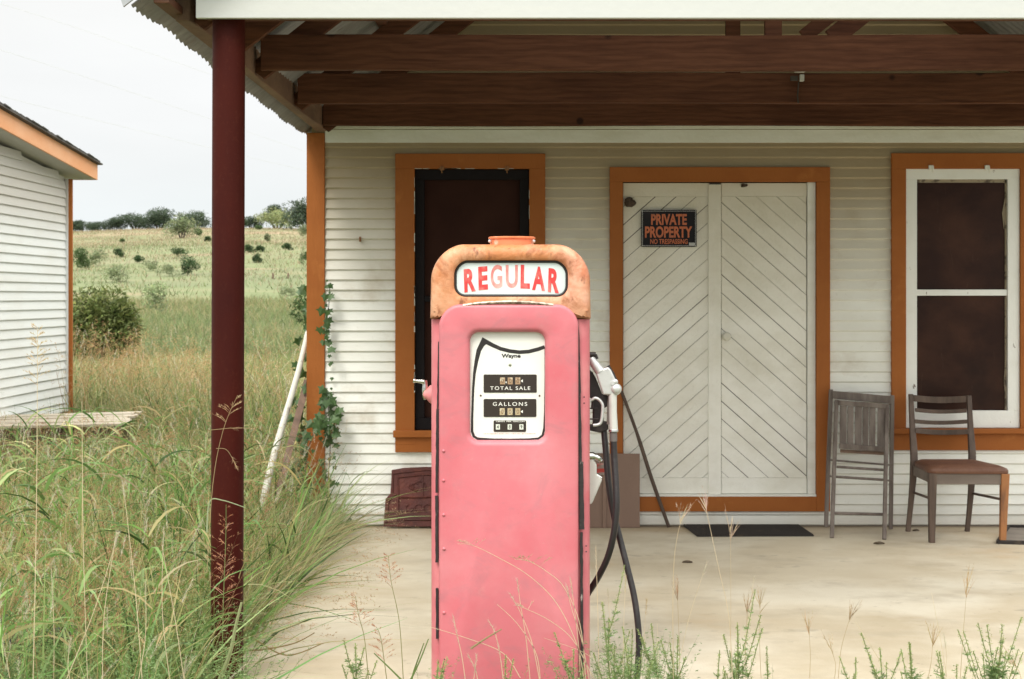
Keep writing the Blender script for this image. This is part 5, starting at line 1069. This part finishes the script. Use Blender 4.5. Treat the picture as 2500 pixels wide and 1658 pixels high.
# reddish panicles left of the pump
for p in ([(985, 1665, 5.1), (975, 1520, 5.1), (955, 1420, 5.1), (948, 1356, 5.1)], [(900, 1665, 5.0), (890, 1560, 5.0), (875, 1500, 5.0), (868, 1455, 5.0)], [(945, 1665, 5.2), (930, 1560, 5.2), (918, 1530, 5.2)]):
    parts += stalk(p, (.3, .3, .13), head='panicle', hl=.13, pal=RB, k=66)
for p in ([(1000, 1665, 5), (1022, 1620, 5), (1046, 1560, 5)], [(985, 1665, 5.1), (950, 1630, 5.1), (913, 1595, 5.1)], [(590, 1590, 5.9), (650, 1585, 5.85), (720, 1570, 5.8), (768, 1545, 5.75)], [(620, 1560, 6.0), (700, 1600, 5.9), (790, 1570, 5.85)], [(1005, 1665, 5.05), (1010, 1640, 5.05), (1035, 1570, 5.0)]):
    parts += stalk(p, (.2, .3, .1) if p[0][0] > 900 else (.34, .26, .12), w=.007)
# seed grass seen against the left grass, close to the camera
for (x, y, tx, ty, hd, pl_, hl) in ((80, 1700, 92, 800, 'panicle', [(.58, .44, .22), (.5, .36, .16)], .2), (215, 1700, 200, 980, None, RB, .1), (130, 1700, 125, 1390, 'fluffy', PALE, .14), (250, 1700, 285, 1300, 'fluffy', PALE, .06), (350, 1700, 300, 1180, 'fluffy', PALE, .05), (420, 1700, 400, 1290, 'fluffy', PALE, .07), (455, 1700, 395, 1330, None, RB, .1), (30, 1700, 5, 1560, 'fluffy', PALE, .06), (145, 1700, 290, 1300, 'fluffy', PALE, .05), (470, 1700, 455, 1605, 'fluffy', PALE, .06), (180, 1700, 172, 1560, 'fluffy', PALE, .05), (330, 1700, 355, 1420, 'fluffy', [(.6, .6, .4)], .1)):
    dd_ = random.uniform(4.45, 4.8); parts += stalk([(x, y, dd_), ((x+tx)/2+random.uniform(-15, 15), (y+ty)/2, dd_), (tx, ty, dd_)], ST, head=hd, pal=pl_, hl=hl, k=90, w=.003)
g = npmesh('grass_stalks', parts, grass_m); setp(g, 'thin pale seed stalks rising before the fuel pump and the concrete', 'grass stalks', kind='stuff')
# the stalks that stand out
def one(name, label, lst, group=None):
    parts = []
    for kw in lst: parts += stalk(**kw)
    o = npmesh(name, parts, grass_m); setp(o, label, 'grass stalk', group); return o
one('seed_grass', 'tall green stem with a reddish branching seed head against the red post', [dict(pts=[(541, 1700, 5.15), (545, 1480, 5.15), (551, 1320, 5.15), (552, 1232, 5.15)], col=(.2, .27, .1), w=.004, head='panicle', hl=.42, pal=RB+[(.62, .36, .28)], k=120)])
one('seed_grass', 'thin straw stem with drooping seed heads crossing the red post higher up', [dict(pts=[(505, 1400, 5.3), (520, 1180, 5.3), (545, 1050, 5.3), (580, 965, 5.3)], col=(.5, .42, .24), w=.0025, head='panicle', hl=.12, pal=[(.6, .45, .26)], k=40), dict(pts=[(528, 1095, 5.3), (555, 1100, 5.3), (580, 1145, 5.3)], col=(.5, .42, .24), w=.002, head='fluffy', hl=.05, pal=[(.58, .42, .25)]), dict(pts=[(515, 1050, 5.3), (570, 1045, 5.3), (620, 1046, 5.3)], col=(.5, .42, .24), w=.002, head='fluffy', hl=.10, pal=[(.55, .4, .24)])])
one('grass_blade', 'single bent pale green blade lying across the red post', [dict(pts=[(505, 1300, 5.4), (512, 1225, 5.4), (545, 1222, 5.4), (600, 1240, 5.4)], col=(.45, .52, .33), w=.006)])
one('grass_blade', 'pale broad green blade leaning at the foot of the red post', [dict(pts=[(520, 1700, 5.0), (560, 1600, 5.0), (575, 1530, 5.0), (590, 1470, 5.0)], col=(.4, .44, .24), w=.016)])
one('seed_grass', 'tall pale stalk with a forked feathery tip before the door threshold', [dict(pts=[K6(525, 1100, 4.95), K6(522, 700, 4.95), K6(532, 430, 4.95), K6(566, 250, 4.95)], col=(.66, .56, .38), w=.0026, head='awns', hl=.06, pal=[(.72, .6, .46)])])
one('seed_grass', 'tall slanting pale stalk with a narrow tip before the door mat', [dict(pts=[K6(835, 1100, 4.9), K6(815, 760, 4.9), K6(760, 500, 4.9), K6(692, 180, 4.9)], col=(.7, .6, .44), w=.0030, head='awns', hl=.05, pal=[(.74, .6, .5)])])
one('seed_grass', 'thin upright stalk with a v-shaped tip right of the slanting stalk', [dict(pts=[K6(826, 1100, 5.1), K6(826, 700, 5.1), K6(824, 290, 5.1)], col=(.6, .5, .34), w=.0018, head='awns', hl=.10, pal=[(.62, .5, .36)])])

# ragweed plants along the slab's front edge
def ragweed(x, ytop, d, label, nb=6, big=1.0):
    z1 = WZ(ytop, d); X = WX(x, d); H = z1+.12; root = thing('ragweed', label, 'weed', (X, d-DW, -.12), 'ragweed plants along the front edge of the concrete')
    st = MB(); lp = []; sp = []
    lean = random.gauss(0, .06); main = [Vector((X-lean*H*(1-t), d-DW, -.12+H*t)) for t in (0, .35, .7, 1)]
    cc = catmull(main, 5); st.tube(cc, [.0035*(1-.7*i/len(cc)) for i in range(len(cc))], 6); tips = [(cc, .42)]
    for k in range(nb):
        t = random.uniform(.25, .75); p = cc[int(t*(len(cc)-1))]; a = random.uniform(0, 6.28); L_ = H*random.uniform(.22, .42)*big
        c2c = catmull([p, p+Vector((math.cos(a)*.3, math.sin(a)*.3, .55))*L_*.6, p+Vector((math.cos(a)*.42, math.sin(a)*.42, 1.0))*L_], 4); st.tube(c2c, .0014, 5); tips.append((c2c, .8))
    for c_, fr_ in tips:
        A = np.array([tuple(v) for v in c_]); n_ = len(A)-1; L_ = np.linalg.norm(np.diff(A, axis=0), axis=1).sum()
        k = int(60+L_*fr_*520); t = 1-fr_*RNG.random(k); ii = np.clip((t*n_).astype(int), 0, n_-1); f = (t*n_-ii)[:, None]; P_ = A[ii]*(1-f)+A[ii+1]*f; r_ = .0055*big*(1.25-t)**.5
        sp.append(blades(P_+RNG.normal(0, 1, (k, 3))*r_[:, None]*.6, unit(RNG.normal(0, 1, (k, 3))+np.array([0, 0, -.2])), RNG.uniform(.005, .010, k), RNG.uniform(.004, .006, k), np.zeros((k, 3)), 1, pick([(.32, .40, .15), (.40, .45, .19), (.25, .34, .11)], k)))
        k = int(14+50*L_); t = RNG.uniform(.08, .8, k); ii = np.clip((t*n_).astype(int), 0, n_-1); P_ = A[ii]; a = RNG.uniform(0, 6.28, k); D = unit(np.stack([np.cos(a), np.sin(a), RNG.uniform(.2, .9, k)], 1)); L2 = RNG.uniform(.02, .055, k)*(1.2-t)
        lp.append(blades(P_, D, L2, np.full(k, .006), np.stack([0*a, 0*a, -.3+0*a], 1), 2, pick(WEED, k)))
        j = np.repeat(np.arange(k), 5); tt = RNG.uniform(.2, .8, len(j)); lp.append(blades(P_[j]+D[j]*(L2[j]*tt)[:, None], unit(D[j]+RNG.normal(0, .8, (len(j), 3))), L2[j]*.45, np.full(len(j), .0045), np.zeros((len(j), 3)), 1, pick(WEED, len(j))))
    st.build('stem', mat_stem, root); npmesh('leaves', lp, leaf_m, root); npmesh('flower_spikes', sp, leaf_m, root)
mat_stem = mat('green_weed_stem', (.18, .22, .08), rough=.6)
for x, y, d, lb, nb, bg_ in ((1470, 1470, 5.05, 'slanting ragweed right beside the pink pump', 8, 1.1), (1520, 1530, 4.95, 'ragweed just left of where the hose meets the weeds', 7, 1), (1590, 1522, 5.1, 'ragweed with upright spikes right of the hose end', 6, 1), (1655, 1555, 5.0, 'curved ragweed between the hose and the tallest ragweed', 5, 1),
    (1800, 1520, 5.0, 'tallest bushy ragweed below the door mat', 11, 1.25), (1757, 1588, 5.1, 'slim ragweed on the left of the tallest ragweed', 3, .8), (1872, 1578, 5.05, 'arching ragweed on the right of the tallest ragweed', 3, .9),
    (2090, 1606, 4.95, 'leftmost small ragweed of the right-hand row', 3, .9), (2148, 1580, 5.0, 'bushy ragweed below the folding chair', 7, 1.1), (2222, 1573, 5.0, 'upright ragweed below the gap between the chairs', 6, 1), (2293, 1590, 5.1, 'slim ragweed below the side chair', 3, .8), (2336, 1622, 4.9, 'low ragweed below the side chair seat', 4, .9), (2400, 1595, 4.95, 'ragweed just left of the thick-topped one', 5, 1), (2449, 1558, 4.9, 'thick-topped bright ragweed at the right edge', 10, 1.5),
    (868, 1570, 5.0, 'ragweed standing alone left of the pump', 6, .9), (1235, 1600, 4.9, 'short ragweed in front of the middle of the pump', 4, .9), (1400, 1585, 5.0, 'short ragweed in front of the right corner of the pump', 5, .9), (1070, 1612, 4.9, 'short ragweed in front of the left corner of the pump', 4, .9)):
    ragweed(x, y, d, lb, nb, bg_)

# dark tube half hidden in the grass
b = MB(); p0 = W(-60, 1585, 5.5); p1 = W(165, 1560, 5.75); b.tube([p0, p1], .05, 16); b.tube([p1, p1+(p1-p0).normalized()*.03], [.057, .057], 16); o = b.build('dark_tube', blackp, smooth=50); setp(o, 'short dark tube lying half hidden in the lower left grass', 'pipe')

# ------------------------------------------------------------------ bushes and trees on the hill
def d_at(x, ybase, dmin=24):
    for d in np.geomspace(dmin, 420, 900):
        X = WX(x, d)
        if HY-(float(terr(X, d))-EYE)*F/d <= ybase: return d
    return 385.
def crown(cx, cy, z0, wd, ht, pal, nl, leaf, name, parent, lobes=9, seed=0, flat=.8, skirt=.1):
    rs = np.random.default_rng(seed+5)
    C_ = np.stack([rs.uniform(-.36, .36, lobes)*wd, rs.uniform(-.33, .33, lobes)*wd*flat, rs.uniform(.16, .70, lobes)*ht], 1); C_[0] = (0, 0, ht*.55)
    C_[:, 2] += .12*ht*(1-np.abs(C_[:, 0])/(wd*.4)); R_ = rs.uniform(.15, .30, lobes)
    i = rs.integers(0, lobes, nl); v = unit(rs.normal(size=(nl, 3))); r = rs.uniform(.35, 1.05, nl)**.5
    P_ = C_[i]+v*(R_[i]*r)[:, None]*np.array([wd, wd*flat, ht]); P_[:, 2] = np.maximum(P_[:, 2], skirt*ht*rs.uniform(0, 1, nl))
    P_ += np.array([cx, cy, z0]); tone = rs.uniform(.75, 1.3, lobes)[i][:, None]
    D = unit(rs.normal(size=(nl, 3))+v*.6); col = np.clip(pick(pal, nl, var=.2)*tone, .01, .8)
    return npmesh(name, [blades(P_, D, rs.uniform(.6, 1.4, nl)*leaf, rs.uniform(.5, 1.0, nl)*leaf, np.zeros((nl, 3)), 1, col, power=3)], leaf_m, parent)
DK = [(.045, .085, .030), (.06, .105, .035), (.035, .065, .028)]; MDG = [(.075, .125, .045), (.1, .15, .055)]; PLG = [(.19, .23, .12), (.23, .26, .14), (.16, .20, .11)]; YG = [(.30, .33, .16), (.25, .29, .13)]; OAK = [(.065, .095, .055), (.08, .11, .065), (.05, .075, .05)]
def bush(name, label, x0, x1, y0, y1, pal, cat='bush', trunk=False, group='shrubs scattered over the hillside', dfix=None, nl=900, flat=.8):
    x = (x0+x1)/2; d = dfix or d_at(x, y1); s = F/d; wd = (x1-x0)/s*1.12; ht = (y1-y0)/s*1.1; X = WX(x, d); z0 = float(terr(X, d))-.05 if not dfix else WZ(y1, d)
    r = thing(name, label, cat, (X, d-DW, z0), group)
    leaf = max(.05, min(wd, ht)*.1, 1.5/(s*.41)*.8); nl = int(nl*1.7); ht *= 1.15 if trunk else 1; wd *= 1.15 if trunk else 1; leaf *= .7 if nl > 9000 else 1
    crown(X, d-DW, z0+(ht*.03 if trunk else 0), wd, ht, pal, nl, leaf, 'crown' if trunk else 'foliage', r, lobes=24 if trunk else (22 if nl > 5000 else 8), seed=int(x0*7+y0), flat=flat, skirt=.12 if trunk else .02)
    if trunk:
        b = MB()
        for k in range(3):
            a = (k-1)*.5; b.tube([(X+a*.08*wd, d-DW, z0-.2), (X+a*.2*wd, d-DW, z0+ht*.25), (X+a*.4*wd, d-DW, z0+ht*.5)], [.03*wd, .022*wd, .01*wd], 7)
        b.build('trunk', bark, r)
TG = 'trees along the ridge'
for a in (('leftmost ridge tree, small and dark, beside the shed corner', 174, 205, 538, 562, OAK), ('second ridge tree from the left, low and rounded', 210, 268, 541, 562, OAK), ('third ridge tree from the left, taller with sky gaps beneath', 259, 300, 533, 561, OAK), ('long low dark tree left of the tallest one on the ridge', 295, 368, 526, 559, OAK),
          ('domed dark tree, highest on the ridge left of the red post', 355, 424, 516, 558, OAK), ('dark spreading tree close to the left of the red post', 442, 506, 519, 556, OAK), ('small dark ridge tree just right of the red post', 594, 634, 522, 548, OAK), ('dark green crown rising behind the pale yellow-green tree', 648, 690, 509, 545, OAK)):
    bush('ridge_tree', a[0], *a[1:5], a[5], 'tree', True, TG, nl=2600, dfix=None if a[4] > 545 else 392)
bush('ridge_tree', 'pale yellow-green spreading tree on the ridge right of the red post', 632, 722, 508, 552, YG, 'tree', True, TG, nl=1800)
bush('ridge_tree', 'large dark tree with bare trunk beside the store corner board', 706, 790, 503, 562, OAK, 'tree', True, TG, nl=2400)
bush('ridge_tree', 'grey-green loose tree just below the ridge left of the red post', 414, 474, 536, 582, PLG, 'tree', True, TG, nl=1300)
for a in (('dark bush high on the hill close to the left of the red post', 474, 494, 556, 577, MDG), ('small dark bush on the hill touching the red post', 496, 515, 577, 590, DK), ('medium dark spreading bush above the big round one', 416, 461, 605, 631, DK), ('big round dark green bush left of the red post', 432, 486, 630, 672, DK),
          ('small dark bush on the upper left hillside', 277, 299, 606, 629, DK), ('dark bush in the middle of the left hillside', 323, 352, 621, 643, DK), ('dark green bush cluster beside the shed corner', 172, 218, 604, 660, MDG), ('grey-green low bush right of the cluster by the shed', 214, 258, 612, 650, PLG), ('tiny bush high on the left hillside below the ridge', 291, 304, 583, 592, MDG),
          ('pale low bush left of the big round one', 338, 382, 634, 662, PLG), ('very pale wide bush below the pale low one', 384, 434, 646, 675, PLG), ('grey-green bush low on the left hillside', 258, 320, 648, 690, PLG), ('dark bush next to the right side of the post', 596, 616, 598, 617, DK), ('dark bush second from the right side of the post', 621, 643, 599, 616, DK), ('spiky dark bush below the pair right of the post', 615, 638, 620, 642, DK),
          ('small dark bush alone on the gold slope right of the post', 688, 712, 594, 611, DK), ('tall bush on the slope against the corner board', 733, 762, 611, 655, MDG), ('faint grey-green bush high on the slope right of the post', 643, 659, 570, 590, PLG), ('grey-green bush under the large dark ridge tree', 728, 762, 552, 580, PLG), ('tiny dark bush just below the ridge right of the post', 624, 640, 552, 561, MDG), ('faint wide bush on the lower field right of the post', 680, 730, 700, 722, PLG)):
    bush('shrub', *a[:6], nl=800)
bush('shrub', 'large dark olive bush in the field beside the shed', 168, 330, 722, 890, [(.13, .16, .05), (.18, .21, .07), (.09, .12, .035)], dfix=33, nl=7000)
bush('shrub', 'grey-green loose bush right of the large olive bush', 345, 415, 694, 765, [(.24, .28, .15), (.2, .25, .13)], dfix=48, nl=500)
bush('shrub', 'small green sapling in the grass left of the corner board', 715, 765, 715, 800, MDG, dfix=17, nl=240)
# fence posts, wires and the far water tank
for x, lb in ((666, 'weathered fence post in the field, the one nearer the red post'), (703, 'weathered fence post in the field, the one nearer the store')):
    d = d_at(x, 681); b = MB(); p = W(x, 676, d); z0 = float(terr(p.x, d)); b.tube([(p.x, p.y, z0-.2), (p.x+.02, p.y, WZ(667, d))], [.09, .07], 8); o = b.build('fence_post', old_plank); setp(o, lb, 'fence post', 'field fence posts')
for i, (x0, y0, xm, ym, x1, y1, lb) in enumerate(((-200, -45, 165, 61, 760, 268, 'highest thin overhead wire crossing the sky'), (-200, 60, 260, 205, 760, 375, 'middle thin overhead wire crossing the sky'), (-200, 180, 200, 285, 760, 420, 'lowest thin overhead wire crossing the sky'))):
    b = MB(); b.tube(catmull([W(x0, y0, 46), W(xm, ym, 62), W(x1, y1, 95)], 8), .006, 5); o = b.build('overhead_wire', wire_m); setp(o, lb, 'wire', 'overhead wires')
wt = thing('water_tower', 'pale round water tower faint behind the ridge', 'water tower', (WX(730, 900), 900-DW, 15))
b = MB(); c = W(730, 497, 900); b.lathe((c.x, c.y, c.z-2.4), (0, 0, 1), [(.4, 0), (1.5, .7), (2.3, 1.8), (2.3, 2.8), (1.5, 4.0), (.3, 4.6)], 24); b.build('tank', tower_m, wt, smooth=60)
b = MB(); b.tube([(c.x, c.y, 10), (c.x, c.y, c.z-2.3)], .35, 10); b.build('column', tower_m, wt)
